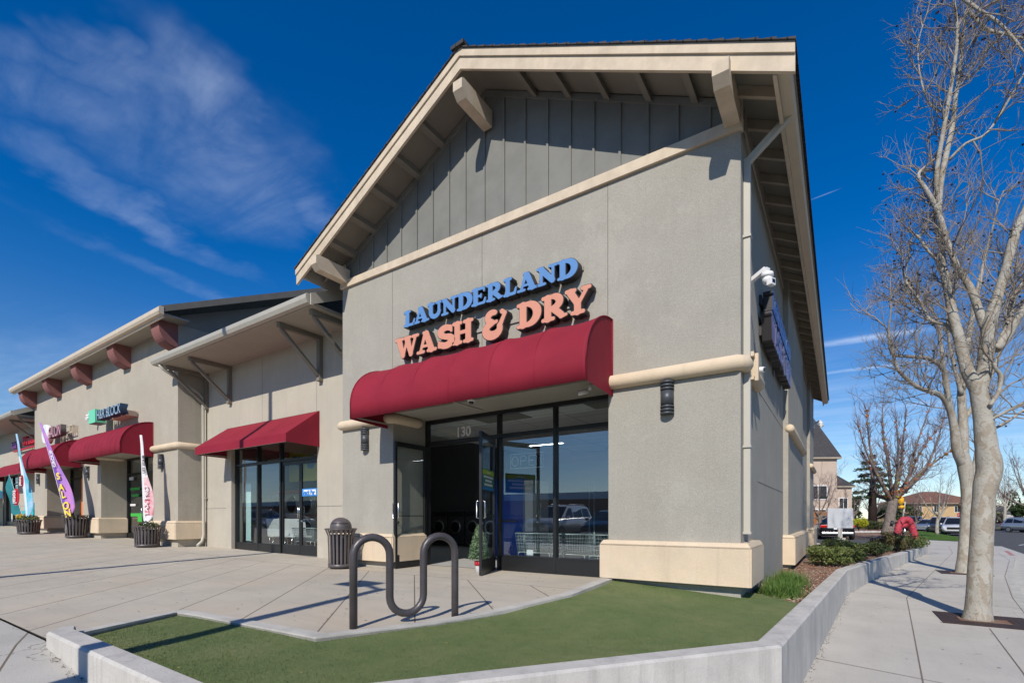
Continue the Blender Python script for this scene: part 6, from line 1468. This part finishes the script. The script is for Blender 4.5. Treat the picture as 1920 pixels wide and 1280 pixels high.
e=empty('door_handle_set',(-21.7,7.6,1.2),'chrome pull handle on the dark door of the sand building','handle'); m=MB(); m.tube([(-21.65,7.64,1.0),(-21.65,7.58,1.02),(-21.65,7.58,1.34),(-21.65,7.64,1.36)],.014,8); m.build('pull',chrome,e)
# teal tent and goods at the far end
e=empty('market_tent',(-41,6.3,.5),'teal pop-up tent standing in front of the farthest shop','tent'); c0=P(-40,1000,27); X0=-46.2; X1=-40.0; Y0,Y1=5.2,7.3; zt=2.5
def q4(m,a,b_,c,d): m.face([a,b_,c,d])
ap=((X0+X1)/2,(Y0+Y1)/2,3.55); cs=[(X0,Y0,zt),(X1,Y0,zt),(X1,Y1,zt),(X0,Y1,zt)]
m=MB()
for i in range(4): m.face([cs[i],cs[(i+1)%4],ap])
m.build('canopy',tealp,e); m=MB()
for i in range(4): a,b_=cs[i],cs[(i+1)%4]; m.face([a,b_,(b_[0],b_[1],zt-.38),(a[0],a[1],zt-.38)])
m.build('valance',mat('tent_valance',(.10,.32,.50),.6),e)
for i in range(4): m=MB(); m.tube([(cs[i][0],cs[i][1],.4),(cs[i][0],cs[i][1],zt)],.035,8); m.build('leg',chrome if i%2 else black,e)
m=MB(); m.box(X1-1.3,X1-.1,Y0-.02,Y0-.005,zt-.32,zt-.08); o=m.build('tent_badge',redf,e); text('total',(X1-1.15,Y0-.03,zt-.27),.24,flagw,o,'lettering',.004,.004)
e=empty('display_table',(-33.6,7.0,.4),'turquoise covered counter behind the far planter','table'); m=MB(); m.box(-34.6,-32.3,6.9,7.4,.42,1.35,.02); m.build('table_cover',mat('turquoise',(.03,.42,.45),.5),e)
m=MB(); m.box(-34.3,-33.2,7.0,7.3,1.36,1.75,.02); m.build('stock_box',mat('turquoise_light',(.10,.55,.58),.5),e)
# floor litter on the plaza: bits, gum spots
gm=mat('gum_spot',(.16,.15,.13),.9); rr=random.Random(15); m=MB()
for i in range(900):
    x=rr.uniform(-16,3.5); y=rr.uniform(1.5,7.0) if x<-3 else rr.uniform(2,16)
    if x<-3: 
        if not (x<-6.2 or y>2.8-(x+3.6)*0): continue
        z=zp(x)+.0035
    else:
        if x<.45+max(0,y-12)*.2 or x>1.0+y*.12: continue
        z=-.596
    s=rr.uniform(.004,.017); a0=rr.uniform(0,6); pts=[(x+s*(1+.3*math.sin(3*a+a0))*math.cos(a),y+s*math.sin(a)*.8,z) for a in [q_*PI/4 for q_ in range(8)]]; m.face(pts)
m3=MB()
for i in range(70):
    x=rr.uniform(-5.4,-.7); y=rr.uniform(1.5,6.8); h=bvh.ray_cast(Vector((x,y,1)),Vector((0,0,-1)))
    if h[0]: 
        z=h[0].z+.014; s_=rr.uniform(.004,.012); a=rr.uniform(0,6); c,si=math.cos(a)*s_,math.sin(a)*s_; m3.face([(x-c,y-si,z),(x+si*.6,y-c*.6,z+.004),(x+c,y+si,z+.002),(x-si*.6,y+c*.6,z+.005)])
tag(m3.build('fallen_leaves',mat('leaf_scrap',(.45,.34,.14),.8),norm=False),'tiny pale leaf scraps scattered over the artificial turf','litter',kind='stuff')
tag(m.build('gum_spots',gm,norm=False),'dark gum spots and specks scattered over the paving','litter',kind='stuff')
